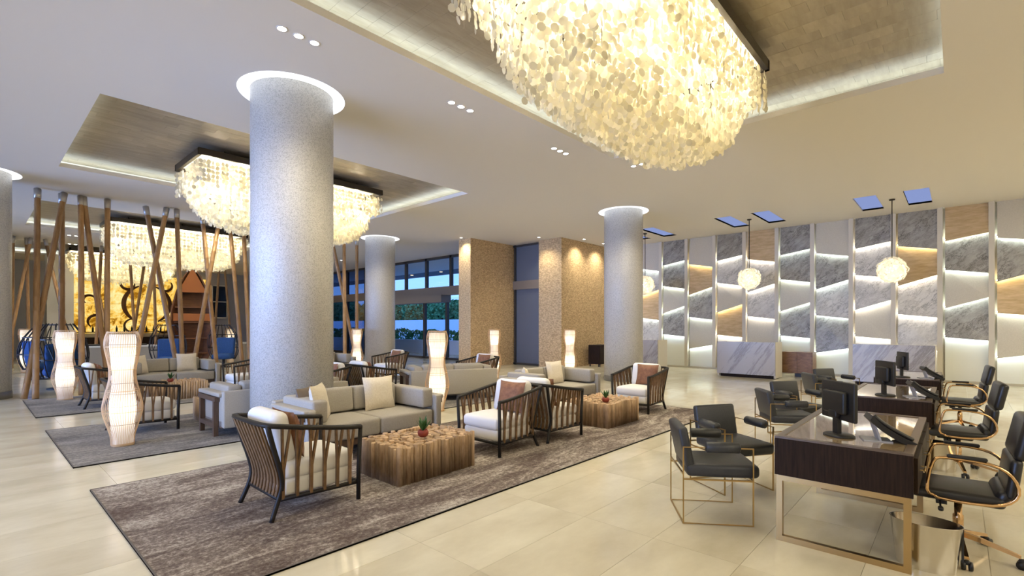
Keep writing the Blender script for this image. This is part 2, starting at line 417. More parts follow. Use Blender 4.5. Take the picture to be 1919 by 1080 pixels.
for n, (a, b, c, d) in enumerate(TRAYS):
    t = MB(); A, B_, C, D = a-TG, b+TG, c-TG, d+TG
    t.bx(A, B_, C, D, TT+.012, TT+.06)
    for q in ((A-.03, A, C, D), (B_, B_+.03, C, D), (A, B_, C-.03, C), (A, B_, D, D+.03)): t.bx(*q, CE+.05, TT+.02)
    tray = part('ceiling_tray', t, M_plaster, ceil)
    # lip upstand hiding the led strip
    lp = MB(); w = .025
    for q in ((a-w, a, c-w, d+w), (b, b+w, c-w, d+w), (a, b, c-w, c), (a, b, d, d+w)): lp.bx(*q, CE+.05, CE+.09)
    part('tray_lip', lp, M_plaster, tray)
    ls = MB(); e = .12
    for q in ((a-e-.05, a-e, c-e, d+e), (b+e, b+e+.05, c-e, d+e), (a-e, b+e, c-e-.05, c-e), (a-e, b+e, d+e, d+e+.05)): ls.bx(*q, CE+.055, CE+.07)
    part('cove_light', ls, M_cove, tray)
    # leaf squares, staggered courses running along x
    px, py = (.40, .23)
    cells = []
    U0, U1, V0, V1 = (C, D, A, B_) if n == 0 else (A, B_, C, D)
    r_ = 0; y = V0
    while y < V1-.02:
        x = U0 - (r_ % 3)*px/3
        while x < U1-.02:
            q = (max(x, U0), min(x+px, U1), y, min(y+py, V1)); x += px
            cells.append((q[2], q[3], q[0], q[1]) if n == 0 else q)
        y += py; r_ += 1
    if n == 0: px, py = py, px
    full = MB().box((0, 0, .006), (px-.002, py-.002, .012)).mesh('leaf_panel', M_gold)
    restm = MB(); cnt = 0
    cells.sort(key=lambda q: (q[0]-5)**2*.3+(q[2]-2)**2)
    for q in cells:
        isfull = abs(q[1]-q[0]-px) < 1e-6 and abs(q[3]-q[2]-py) < 1e-6
        zz = TT - R.random()*.0015
        if n < 2 and isfull and cnt < 296:
            ob('leaf_panel', full, tray, ((q[0]+q[1])/2, (q[2]+q[3])/2, zz)); cnt += 1
        else: restm.bx(q[0]+.001, q[1]-.001, q[2]+.001, q[3]-.001, zz, zz+.012)
    o = part('leaf_panels', restm, M_gold, tray); o['kind'] = 'stuff'
for k, (a, b_, c, d) in enumerate(SKY):
    b = MB(); h = .4
    for q in ((a-.02, a, c, d), (b_, b_+.02, c, d), (a, b_, c-.02, c), (a, b_, d, d+.02)): b.bx(*q, CE+.0, CE+h)
    lab = ['blue lit ceiling opening behind the right column', 'blue lit ceiling opening right of the pendant nearest the right column',
           'blue lit ceiling opening left of the middle pendant rod', 'blue lit ceiling opening right of the middle pendant rod',
           'blue lit ceiling opening left of the right pendant rod', 'blue lit ceiling opening right of the right pendant rod'][k]
    t = thing('skylight', lab, 'skylight', (0, 0, 0), 0, 'blue lit ceiling openings')
    part('skylight_shaft', b, mat('skylight shaft', (.55, .56, .62), .8), t)
    part('skylight_pane', MB().bx(a, b_, c, d, CE+.05, CE+.06), M_sky, t)

# walls
struct('wall_left', MB().bx(X0-.2, X0, Y0, Y1, 0, CE), M_wallp)
struct('wall_front', MB().bx(X0, X1, Y0-.2, Y0, 0, CE), M_wallp)
struct('wall_far', MB().bx(X0, FX, Y1, Y1+.2, 0, CE), mat('far wall', (.42, .43, .47), .8))
wb = struct('wall_back', MB().bx(X1, X1+.2, Y0, 11.3, 0, CE), M_linen)
struct('baseboard_back', MB().bx(X1-.16, X1, Y0, 11.1, 0, .06), M_skirt)
# panelled feature wall
T1 = [(CE, CE), (3.99, 4.13), (3.18, 3.03), (2.09, 2.37), (1.27, 1.19), (.06, .06)]
T2 = [(CE, CE), (3.96, 3.79), (2.78, 3.05), (1.94, 1.83), (.72, .89), (.06, .06)]
g, l_, p_, t_, w_ = M_grey, M_light, M_linen, M_tan, M_white
BAYS = [('A', p_, l_, t_, l_, p_), ('B', g, g, p_, g, w_), ('C', p_, t_, g, p_, w_), ('D', g, l_, p_, t_, w_), ('E', t_, l_, l_, p_, w_),
        ('F', g, g, p_, g, w_), ('G', p_, g, l_, g, w_), ('H', g, l_, l_, p_, w_), ('I', t_ and g, t_, l_, l_, w_), ('J', t_, g, p_, g, w_), ('K', p_, g, t_, p_, w_),
        ('L', g, l_, p_, t_, w_), ('M', p_, g, l_, p_, w_), ('N', g, t_, p_, g, w_)]
PITCH = 1.053; yl = 9.86
XP = X1 - .03
for bi, bay in enumerate(BAYS):
    yL = yl - bi*PITCH; yR = yL - PITCH
    part('post', MB().bx(XP-.14, X1, yL-.06, yL+.06, .06, CE), M_post, wb)
    T = T2 if bi % 2 == 0 else T1
    ya, yb = yL-.06, yR+.06
    warm = bi in (3, 4, 7, 8)
    for k in range(5):
        # slab leaning forward: top edge back, bottom edge proud
        (tl, tr), (bl, br) = T[k], T[k+1]
        gapL = .05
        xt, xb, th = XP-.01, XP-.13, .02
        f = [(xt, ya-gapL, tl), (xt, yb, tr), (xb, yb, br), (xb, ya-gapL, bl)]
        if k == 4: f = [(xt, ya-gapL, tl), (xt, yb, tr), (xt, yb, br), (xt, ya-gapL, bl)]
        vs = [(x-th, y, z) for x, y, z in f] + f
        m = MB().add(vs, [(0, 1, 2, 3), (7, 6, 5, 4), (0, 4, 5, 1), (1, 5, 6, 2), (2, 6, 7, 3), (3, 7, 4, 0)])
        part('wall_panel', m, bay[k+1], wb)
        if k < 4:
            lm = M_ledg if bay[k+2] is M_tan else (M_ledw if warm else M_ledc)
            xx = XP-.10; e = .03
            vs = [(xx, ya-.03, bl+.03), (xx+e, ya-.03, bl+.03), (xx+e, yb, br+.03), (xx, yb, br+.03)]
            vs += [(a, b, c+.015) for a, b, c in vs]
            part('led_strip', MB().add(vs, [(0, 3, 2, 1), (4, 5, 6, 7), (0, 1, 5, 4), (1, 2, 6, 5), (2, 3, 7, 6), (3, 0, 4, 7)]), lm, wb)
# reception corner wall and stone piers
struct('wall_corner', MB().bx(FX-.3, X1+.2, 11.1, 11.5, 0, CE), M_trav)
struct('wall_pier', MB().bx(FX-.3, FX+.2, 11.5, 12.2, 0, CE), M_trav)
struct('wall_fin', MB().bx(12.85, FX+.2, 13.75, 14.42, 0, CE), M_trav)
# glazing: window between the piers
def frame_bars(mb, x, y0, y1, z0, z1, ys_, zs_, w=.07, d=.12):
    for y in ys_: mb.bx(x-d/2, x+d/2, y-w/2, y+w/2, z0, z1)
    for z in zs_: mb.bx(x-d/2, x+d/2, y0, y1, z-w/2, z+w/2)
w1 = struct('window_1', (lambda m: (frame_bars(m, FX-.02, 12.2, 13.75, 0, CE, (12.26, 13.66), (.05, CE-.05)), m)[1])(MB()), M_frame)
part('transom', MB().bx(FX-.1, FX+.06, 12.2, 13.75, 3.1, 3.45), M_transom, w1)
part('pane', MB().bx(FX-.02, FX, 12.28, 13.62, .08, 3.1), M_frost, w1)
part('pane', MB().bx(FX-.02, FX, 12.28, 13.62, 3.45, CE-.08), M_frost, w1)
part('blind', MB().bx(FX+.25, FX+.27, 12.2, 13.75, 0, CE), mat('grey roller blind', (.34, .38, .46), .8), w1)
# entrance glazing
w2 = struct('window_2', (lambda m: (frame_bars(m, FX, 14.42, 35, 3.4, CE, (14.5, 15.95, 17.75, 19.6, 21.3, 23.2, 25.2, 27.2, 29.5, 32), (CE-.04,), .16), m)[1])(MB()), M_frame)
part('transom', MB().bx(FX-.14, FX+.1, 14.42, 35, 3.06, 3.48), M_transom, w2)
yy = (14.5, 15.95, 17.75, 19.6, 21.3, 23.2, 25.2, 27.2, 29.5, 32, 35)
for a, b in zip(yy[:-1], yy[1:]):
    part('pane', MB().bx(FX-.01, FX+.01, a+.08, b-.08, 3.48, CE-.1), M_dglass if a > 23 else M_glass, w2)
dr = struct('door_1', (lambda m: (frame_bars(m, FX, 14.42, 23.2, 0, 3.06, (14.5, 18.05, 19.75, 23.15), (.03,), .14, .14), m)[1])(MB()), M_frame)
part('door_header', MB().bx(FX-.5, FX+.1, 17.9, 23.2, 2.72, 3.06), M_transom, dr)
for a, b in ((14.5, 18.05), (18.05, 19.75), (19.75, 23.15)): part('pane', MB().bx(FX-.01, FX+.01, a+.07, b-.07, .06, 2.95), M_glass, dr)
w3 = struct('window_3', (lambda m: (frame_bars(m, FX, 23.2, 35, 0, 3.06, (23.3, 25.2, 27.2, 29.5, 32), (.03,), .16), m)[1])(MB()), M_frame)
for a, b in zip(yy[5:-1], yy[6:]): part('pane', MB().bx(FX-.01, FX+.01, a+.08, b-.08, .06, 3.06), M_dglass, w3)
# far pier and far window
struct('trim_1', MB().bx(2.47, 3.4, 31.2, 32.2, 0, CE), mat('white pier', (.7, .69, .68), .8))
w4 = struct('window_4', (lambda m: (frame_bars(m, 10.9, 0, 0, 0, 0, (), ()), m)[1])(MB().bx(10.35, 10.42, 34.9, 35, 2.1, 4.2).bx(11.2, 11.27, 34.9, 35, 2.1, 4.2).bx(10.35, 11.27, 34.9, 35, 4.14, 4.2).bx(10.35, 11.27, 34.9, 35, 2.1, 2.16).bx(10.35, 11.27, 34.92, 35, 3.12, 3.17)), M_white)
for z0, z1 in ((2.16, 3.12), (3.17, 4.14)): part('pane', MB().bx(10.42, 11.2, 34.95, 34.97, z0, z1), M_screen, w4)

# ------------------------------------------------------------------ columns
def column(x, y, label, seg=48):
    t = thing('round_column', label, 'column', (x, y, 0), 0, None)
    part('shaft', MB().lathe([(.558, .16), (.558, CE+.02)], n=seg), M_mosaic, t)
    part('base_band', MB().lathe([(.565, 0), (.565, .15), (.555, .165)], n=seg), M_steelbase, t)
    m = MB(); n = seg
    vs = []
    for r, z in ((.56, CE-.004), (.72, CE-.004), (.72, CE), (.56, CE)): vs += [(r*math.cos(2*PI*k/n), r*math.sin(2*PI*k/n), z) for k in range(n)]
    m.add(vs, [(i*n+k, ((i+1) % 4)*n+k, ((i+1) % 4)*n+(k+1) % n, i*n+(k+1) % n) for i in range(4) for k in range(n)])
    part('ring_light', m, M_ring, t)
    return t
column(3.2, 7.22, 'large white mosaic column with glowing ring, nearest the camera', 72)
column(12.95, 7.3, 'white mosaic column with glowing ring left of the reception wall')
column(10.62, 16.42, 'white mosaic column with glowing ring beside the glass entrance')
column(.12, 15.7, 'white mosaic column cut off by the left edge of view')

# ------------------------------------------------------------------ ceiling downlights
rim = MB().lathe([(.062, 0), (.062, -.006), (.05, -.006), (.05, .004)], n=14, cap=False).mesh('rim', M_plaster)
lens = MB().lathe([(.05, -.002), (.05, .002)], n=14).mesh('lens', M_spot)
def downlight(x, y, n, ang, label, watts, single=False):
    t = thing('downlight', label, 'downlight', (x, y, CE), ang, 'recessed ceiling downlights')
    for k in range(n):
        r_ = ob('rim', rim, t, ((k-(n-1)/2)*.19, 0, 0)); ob('lens', lens, r_)
    if watts: light('SPOT', 'ceiling_spot', (x, y, CE-.03), watts, NEUT, spot_size=math.radians(125), spot_blend=.9, shadow_soft_size=.12)
downlight(2.58, 5.67, 3, 0, 'triple downlight left of the big tray, above the big column', SPOT_W*.5)
downlight(5.08, 5.65, 3, 0, 'triple downlight right of the big column, middle of the row beside the big tray', SPOT_W)
downlight(7.64, 5.67, 3, 0, 'triple downlight near the far corner of the big tray', SPOT_W)
downlight(9.4, 4.87, 3, PI/2, 'triple downlight half behind the tip of the big chandelier', SPOT_W)
downlight(2.53, 24.35, 3, 0, 'triple downlight between the two far left trays', SPOT_W)
downlight(2.8, 26.9, 3, 0, 'triple downlight just in front of the farthest tray', SPOT_W)
downlight(12.79, 23.3, 1, 0, 'single downlight right of the big column near the bamboo tops', SPOT_W*.6)
downlight(14.5, 11.75, 1, 0, 'single downlight in front of the right stone pier', 200)
downlight(12.6, 14.0, 1, 0, 'single downlight at the left stone pier corner', 200)
downlight(16.0, 10.72, 1, 0, 'single downlight over the stone corner wall, nearer its edge', 240)
downlight(17.4, 10.72, 1, 0, 'single downlight over the stone corner wall, nearer the reception panels', 240)
# added spots without fittings, to brighten dim ceiling, entrance and columns
for x, y, w in ((12.2, 2.5, 200), (12, -1, 180), (10.8, 11.5, 300), (11.5, 20.5, 300), (5, 16.2, 220), (0.2, 10.5, 120), (9.3, 14.9, 190), (11.6, 6.1, 170), (11.2, 8.6, 120)):
    light('SPOT', 'ceiling_spot', (x, y, CE-.03), w, NEUT, spot_size=math.radians(125), spot_blend=.9, shadow_soft_size=.12)

# ------------------------------------------------------------------ capiz chandeliers
def chandelier(cx, cy, label, sp, layers, npart):
    t = thing('capiz_chandelier', label, 'chandelier', (cx, cy, CE), 0, 'capiz shell chandeliers')
    a, b = 2.05, .81; z0 = -.04
    fr = MB()
    for q in ((-a, a, -b, -b+.06), (-a, a, b-.06, b), (-a, -a+.06, -b, b), (a-.06, a, -b, b)): fr.bx(*q, z0, z0+.13)
    fr.bx(-a+.06, a-.06, -b+.06, b-.06, z0+.10, z0+.13)
    part('frame', fr, M_bronze, t)
    part('fill_reflector', MB().bx(-a+.06, a-.06, -b+.06, b-.06, z0+.085, z0+.10), M_white, t)  # white plate added so the gaps between discs look bright
    hg = MB().tube([(0, 0, z0+.13), (0, 0, .21)], .012).mesh('hanger_rod', M_bronze)
    for sx in (-1.5, 0, 1.5):
        for sy in (-.5, .5): ob('hanger_rod', hg, t, (sx, sy, 0))
    bl = MB().lathe([(.01, .09), (.045, .03), (.055, -.05), (.03, -.1), (.01, -.11)], n=10).mesh('bulb', M_bulb)
    for i in range(8):
        for j in (-.33, .33): ob('bulb', bl, t, (-1.6+i*.457, j, -.14))
    for i in range(5):
        for j in (-.38, .38):
            l = light('POINT', 'chandelier_bulb', (cx-1.56+i*.78, cy+j, CE-.30), CH_W*1.6, (1, .9, .68), shadow_soft_size=.06)
    P = []
    nx = int(2*(a-.03)/sp); ny = int(2*(b-.03)/sp)
    for i in range(nx+1):
        for j in range(ny+1):
            x = -a+.03 + i*2*(a-.03)/nx + R.uniform(-.012, .012); y = -b+.03 + j*2*(b-.03)/ny + R.uniform(-.012, .012)
            rho = ((abs(x)/a)**4 + (abs(y)/b)**2.6)**(1/2.6)
            L = .50 + .78*max(0, 1-min(1, rho)**3.2)**.6 + R.uniform(-.03, .03)
            ring = min(i, j, nx-i, ny-j)
            n = int(L/(sp*1.08)); off = R.uniform(0, sp)
            for k in range(n):
                if ring > 2 and k < n-layers: continue
                P.append((x, y, z0-.05-off*.3-(k+.5)*sp*1.08, math.atan2(y/b**2, x/a**2) if ring < 4 else None))
    rd = sp*.5
    cam_ = Vector((0, 0, CAM_H)) - Vector((cx, cy, CE))
    P.sort(key=lambda p: (Vector(p[:3])-cam_).length)
    one = MB()
    n = 10
    vs = [(0, .006, 0)] + [(math.cos(2*PI*k/n)*rd, 0, math.sin(2*PI*k/n)*rd*1.06) for k in range(n)]
    one.add(vs, [(0, k+1, (k+1) % n+1) for k in range(n)], True)   # a thin, slightly domed shell
    dm = one.mesh('capiz_disc', M_capiz1)
    st = MB(); n = 8
    for i, p in enumerate(P):
        yaw = R.uniform(0, 2*PI) if p[3] is None else p[3]-PI/2+R.gauss(0, .55)
        p = p[:3]; tilt = R.uniform(-.15, .15)
        if i < npart: ob('capiz_disc', dm, t, p, rot=(tilt, 0, yaw))
        else:
            mt = rz(yaw) @ rx(tilt)
            st.add([mt @ Vector((math.cos(2*PI*(k+.5)/n)*rd, 0, math.sin(2*PI*(k+.5)/n)*rd*1.06)) + Vector(p) for k in range(n)], [tuple(range(n))])
    o = part('capiz_strings', st, M_capiz, t); o['kind'] = 'stuff'
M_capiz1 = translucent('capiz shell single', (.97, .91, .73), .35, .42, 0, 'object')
chandelier(4.96, 2.63, 'huge capiz shell chandelier overhead, nearest of the four', .076, 4, 290)
chandelier(5.04, 11.65, 'capiz shell chandelier half hidden behind the big column', .08, 3, 290)
chandelier(5.04, 20.6, 'capiz shell chandelier behind the bamboo, third from the camera', .1, 2, 0)
chandelier(5.04, 29.55, 'farthest and lowest seeming capiz shell chandelier, before the golden wall', .12, 2, 0)
# pendants over the reception counters
def pendant(x, y, label):
    t = thing('pendant_lamp', label, 'pendant lamp', (x, y, CE), 0, 'shell ball pendants')
    part('canopy', MB().lathe([(.06, -.03), (.07, 0)], n=16), M_bronze, t)
    part('rod', MB().tube([(0, 0, -.03), (0, 0, -1.55)], .012), M_bronze, t)
    part('bulb', MB().lathe([(.02, -1.98), (.09, -1.92), (.12, -1.86), (.09, -1.78), (.02, -1.74)], n=16), emit('pendant bulb', (1, .9, .72), 12), t)
    st = MB(); n = 6
    for i in range(190):
        zf = 1-2*(i+.5)/190; an = i*2.39996; rr = math.sqrt(1-zf*zf)
        nr = Vector((rr*math.cos(an), rr*math.sin(an), zf)); p = nr*.34*R.uniform(.9, 1.04) + Vector((0, 0, -1.87))
        q = nr.to_track_quat('Y', 'Z').to_matrix() @ rx(R.uniform(-.5, .5))
        st.add([q @ Vector((math.cos(2*PI*k/n)*.055, 0, math.sin(2*PI*k/n)*.055)) + p for k in range(n)], [tuple(range(n))])
    o = part('shell_petals', st, M_capiz2, t); o['kind'] = 'stuff'
    light('POINT', 'pendant_bulb', (x, y, CE-1.87), 26, (1, .87, .65), shadow_soft_size=.13)
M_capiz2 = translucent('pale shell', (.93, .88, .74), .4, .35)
pendant(16.5, 8.42, 'round shell pendant lamp beside the right column')
pendant(16.5, 4.87, 'round shell pendant lamp over the middle marble counter')
pendant(16.45, 1.3, 'round shell pendant lamp over the right marble counter')

# ------------------------------------------------------------------ reception counters
def counter(y0, y1, label):
    t = thing('reception_counter', label, 'counter', (16.1, (y0+y1)/2, 0), 0, 'marble reception counters')
    w = (y1-y0)/2
    part('front_slab', MB().bx(0, .05, -w, w, .1, 1.1), M_counter, t)
    part('plinth', MB().bx(.1, .7, -w+.08, w-.08, 0, .1), M_darkwood, t)
    part('side_panel', MB().bx(.05, .78, -w, -w+.05, .02, 1.1), M_counterw, t)
    part('side_panel', MB().bx(.05, .78, w-.05, w, .02, 1.1), M_counterw, t)
    part('worktop', MB().bx(.05, .3, -w+.05, w-.05, 1.05, 1.098).bx(.3, .78, -w+.05, w-.05, .72, .76), M_counterw, t)
counter(7.75, 9.3, 'marble reception counter half hidden by the right column')
counter(4.03, 5.72, 'marble reception counter under the middle pendant')
counter(.42, 2.12, 'marble reception counter under the right pendant, behind the desks')
t = thing('low_cabinet', 'low walnut cabinet on a dark foot right of the middle counter', 'cabinet', (17.6, 3.72, 0))
part('body', MB().bx(-.25, .25, -.42, .42, .12, .78), M_walnut, t); part('foot', MB().bx(-.1, .1, -.1, .1, 0, .12), M_blackp, t)
part('door', MB().bx(-.27, -.25, -.40, -.005, .14, .76).bx(-.27, -.25, .005, .40, .14, .76), M_walnut, t)
t = thing('side_cabinet', 'small dark cabinet against the stone corner wall', 'cabinet', (16.9, 10.6, 0))
part('body', MB().bx(-.4, .4, -.25, .25, .1, .85), M_darkwood, t); part('door', MB().bx(-.38, -.01, -.27, -.25, .13, .82).bx(.01, .38, -.27, -.25, .13, .82), M_darkwood, t)
lg = MB()
for sx in (-.35, .35):
    for sy in (-.2, .2): lg.bx(sx-.02, sx+.02, sy-.02, sy+.02, 0, .1)
part('leg', lg, M_blackp, t)

# ------------------------------------------------------------------ rugs
def rug(x0, x1, y0, y1, m, label, notch=None):
    poly = [(0, 0)]
    if notch:
        cx, cy, r_ = notch[0]-x0, notch[1]-y0, .59; a0 = math.asin(-cy/r_)
        poly += [(cx+r_*math.cos(a), cy+r_*math.sin(a)) for a in [PI-a0+(2*a0-PI)*k/16 for k in range(17)]]
    poly += [(x1-x0, 0), (x1-x0, y1-y0), (0, y1-y0)]
    o = part('rug', MB().prism(poly, 'z', 0, .012), m, None, loc=(x0, y0, .001))
    tag(o, label, 'rug', 'woven area rugs')
    e = MB(); w = .012; a, b = x1-x0, y1-y0
    for q in (((0, a, 0, w),) if not notch else ((0, notch[0]-x0-.6, 0, w), (notch[0]-x0+.6, a, 0, w))) + ((0, a, b-w, b), (0, w, 0, b), (a-w, a, 0, b)): e.bx(*q, 0, .0135)
    part('rug_edge', e, mat('rug edge', (.12, .105, .095), .9), o)
rug(.79, 9.25, 3.23, 6.18, M_rug1, 'brown mottled rug under the nearest lounge group')
rug(.79, 9.25, 7.28, 10.2, M_rug2, 'grey mottled rug under the middle lounge group, with a tall lamp on it', (3.2, 7.22))
rug(.79, 9.25, 11.75, 14.67, M_rug2, 'grey mottled rug farthest left, under the lounge group by the bamboo')

# ------------------------------------------------------------------ armchairs
def smooth(pts, n=4):
    P = [Vector(p) for p in pts]; out = []
    for i in range(len(P)-1):
        p0 = P[max(i-1, 0)]; p1 = P[i]; p2 = P[i+1]; p3 = P[min(i+2, len(P)-1)]
        for k in range(n):
            t = k/n
            out.append(.5*((2*p1)+(p2-p0)*t+(2*p0-5*p1+4*p2-p3)*t*t+(3*p1-p0-3*p2+p3)*t**3))
    return out + [P[-1]]
def make_armchair(label):
    t = thing('rattan_armchair', label, 'armchair', (0, 0, 0), 0, 'rattan lounge armchairs')
    # front faces +x
    fr = MB()
    def bx_(s): return [(-.46, s*.36, .78), (-.41, s*.345, .6), (-.345, s*.33, .38), (-.33, s*.32, .26), (-.36, s*.315, .15)]
    rail = [(.35, -.37, .66), (.2, -.385, .675), (-.1, -.39, .72), (-.36, -.385, .765), (-.46, -.34, .78), (-.485, -.18, .783), (-.49, 0, .785)]
    rail = rail + [(x, -y, z) for x, y, z in reversed(rail[:-1])]
    part('top_rail', MB().tube(smooth(rail, 3), .025, 6, flat=(1.2, .85)), M_frameblk, t)
    for s in (-1, 1):
        part('leg', MB().tube([(.335, s*.36, 0), (.335, s*.362, .3), (.35, s*.37, .66)], .021), M_frameblk, t)
        part('leg', MB().tube(smooth(bx_(s)+[(-.42, s*.335, 0)], 3), .021), M_frameblk, t)
    part('seat_rail', MB().tube([(.335, -.36, .16), (.335, .36, .16), (-.35, .32, .16), (-.35, -.32, .16)], .019, 6, closed=True), M_frameblk, t)
    def railz(x):
        pts = rail[:5]
        for (xa, ya, za), (xb, yb, zb) in zip(pts[:-1], pts[1:]):
            if xb <= x <= xa: k = (xa-x)/(xa-xb); return ya+(yb-ya)*k, za+(zb-za)*k
        return pts[-1][1], pts[-1][2]
    for s in (-1, 1):
        for k in range(6):
            x = .25 - k*.115
            m = MB()
            yb = -(.36-(.335-x)*.058)
            for dx in (-.032, .032):
                yr, zr = railz(x+dx)
                m.tube([(x+dx*.12, s*-yb, .16), (x+dx*.15, s*-(yb-.006), .40), (x+dx, s*-yr, zr)], .0145, 4, flat=(1.2, .8))
            part('slat', m, M_slat, t)
    for k in range(9):
        y = -.296 + k*.074; q = y/.36
        pts = [(-.355, q*.31, .16), (-.335, q*.315, .26), (-.352, q*.325, .38), (-.425, q*.345, .6), (-.485, q*.36, .775)]
        part('slat', MB().tube(smooth(pts, 2), .019, 4, flat=(1.2, .5)), M_slat, t)
    part('seat_cushion', MB().rbox((0, 0, .235), (.62, .60, .14), .035, .0), M_cushw, t)
    part('seat_cushion', MB().rbox((.01, 0, .375), (.64, .61, .15), .05, .025), M_cushw, t)
    part('back_cushion', MB().rbox((-.29, 0, .64), (.16, .56, .44), .07, 0, ry(-.2), 3), M_cushw, t)
    return t
def rpillow(label, loc, rotz, m=None, w=.44, h=.40, tilt=-.22, name='throw_pillow', cat='pillow', group=None, th=.13):
    mb = MB().pillow(w, h, th); o = part(name, mb, m or M_cushb, None, loc=loc)
    o.rotation_euler = (0, tilt, rotz); tag(o, label, cat, group); return o
AC = [(2.05, 4.4, 0, 'rattan armchair nearest the camera, seen from behind on the brown rug'),
      (4.6, 4.42, PI, 'rattan armchair facing left, right of the near log table'),
      (5.62, 4.4, 0, 'rattan armchair seen from behind, back to back with another right of the near log table'),
      (8.47, 4.45, PI, 'rattan armchair at the right end of the brown rug, before the right column'),
      (1.83, 9.2, 0, 'rattan armchair behind the tall lamp on the middle rug'),
      (1.9, 12.55, 0, 'rattan armchair at the far left rug, left of the tall lamp'),
      (4.4, 12.5, PI, 'rattan armchair seen in the gap just left of the big column'),
      (8.75, 9.15, PI, 'rattan armchair whose white cushion shows over the sofa turned away'),
      (5.72, 9.15, 0, 'rattan armchair seen from behind just right of the big column'),
      (8.55, 12.75, PI, 'rattan armchair facing left in front of the entrance column'),
      (4.6, 9.2, PI, 'rattan armchair almost hidden by the right side of the big column')]
arm0 = None
for i, (x, y, a, lab) in enumerate(AC):
    if i == 0: arm0 = make_armchair(lab); arm0.location = (x, y, .012); arm0.rotation_euler = (0, 0, a)
    else: dup(arm0, lab, (x, y, .012), a)
    q = rz(a) @ Vector((-.13, -.06 if a == 0 else .08, .0))
    where = ['on the armchair nearest the camera', 'on the armchair facing left beside the near log table', 'on the armchair back to back at the near log table',
             'on the armchair before the right column', 'on the armchair behind the tall lamp', 'on the armchair at the far left rug', 'on the armchair left of the big column',
             'on the armchair behind the sofa turned away', 'on the armchair just right of the big column', 'on the armchair before the entrance column', 'on the armchair hidden by the big column'][i]
    rpillow('rust brown pillow '+where, (x+q.x, y+q.y, .47), a, group='rust pillows on armchairs')

# ------------------------------------------------------------------ sofas (front faces -y)
def make_sofa(label):
    t = thing('taupe_sofa', label, 'sofa', (0, 0, 0), 0, 'taupe two seat sofas')
    W, D = 1.9, 1.0; h = W/2
    part('back_panel', MB().rbox((0, D/2-.06, .39), (W, .12, .52), .02), M_taupe, t)
    for s in (-1, 1):
        part('arm_panel', MB().rbox((s*(h-.05), -.03, .375), (.10, D-.08, .49), .02), M_taupe, t)
        part('arm_top', MB().rbox((s*(h-.03), -.03, .595), (.15, D-.1, .06), .02), M_taupe, t)
        part('arm_cushion', MB().rbox((s*(h-.18), -.02, .585), (.19, D-.2, .26), .035, 0, None), M_taupe, t)
        part('seat_cushion', MB().rbox((s*(h-.12)/2, -.06, .325), ((W-.24)/2-.006, D-.2, .21), .035, .012), M_taupe, t)
        part('back_cushion', MB().rbox((s*(h-.28)/2, D/2-.22, .60), ((W-.56)/2-.006, .2, .32), .04, 0, rx(-.1)), M_taupe, t)
        x = s*(h+.035); fr = MB()
        fr.bx(x-.03, x+.03, -.36, -.30, 0, .53).bx(x-.03, x+.03, .24, .30, 0, .53).bx(x-.03, x+.03, -.42, .34, .50, .56).bx(x-.03, x+.03, -.30, .24, .13, .19)
        part('end_frame', fr, M_sofawood, t)
    part('base_rail', MB().bx(-h, h, -D/2+.12, D/2-.06, .13, .22), M_sofawood, t)
    lg = MB()
    part('leg', MB().bx(-.03, .03, -.3, -.24, 0, .14), M_sofawood, t)
    return t
SF = [(3.48, 5.82, 0, 'taupe sofa with two cream pillows behind the near log table'),
      (7.62, 5.85, -.03, 'taupe sofa with a cream pillow left of the right column'),
      (3.36, 8.12, PI, 'grey sofa seen from its wooden end, cut by the left side of the big column'),
      (7.15, 8.35, PI-.42, 'taupe sofa turned away, its long back facing the camera'),
      (3.42, 14.55, 0, 'taupe sofa with two cream pillows in front of the bamboo'),
      (7.15, 14.4, 0, 'taupe sofa glimpsed between the big column and the entrance column')]
s0 = None
for i, (x, y, a, lab) in enumerate(SF):
    z = .012
    if i == 0: s0 = make_sofa(lab); s0.location = (x, y, z)
    else: dup(s0, lab, (x, y, z), a)
PL = [(2.86, 5.62, .44, -.75, 'cream pillow leaning on the left arm of the sofa behind the near log table', M_cream, .46),
      (3.81, 5.88, .44, -PI/2-.05, 'cream pillow standing at the right of the sofa behind the near log table', M_cream, .46),
      (2.84, 5.92, .44, -.9, 'dark brown pillow behind the cream one on the left sofa arm', M_brownp, .4),
      (7.86, 5.92, .44, -PI/2-.1, 'cream pillow at the middle of the sofa left of the right column', M_cream, .46),
      (7.02, 5.95, .44, -.8, 'small cream pillow tip behind the arm of the sofa left of the right column', M_cream, .38),
      (2.78, 14.42, .44, -.9, 'cream pillow on the left of the sofa in front of the bamboo', M_cream, .46),
      (3.78, 14.62, .44, -PI/2, 'cream pillow on the right of the sofa in front of the bamboo', M_cream, .46),
      (7.5, 14.45, .44, -PI/2, 'cream pillow on the sofa glimpsed right of the big column', M_cream, .42)]
for x, y, z, a, lab, m, w in PL: rpillow(lab, (x, y, z), a, m, w, w, -.2, 'sofa_pillow', group='pillows on the sofas')

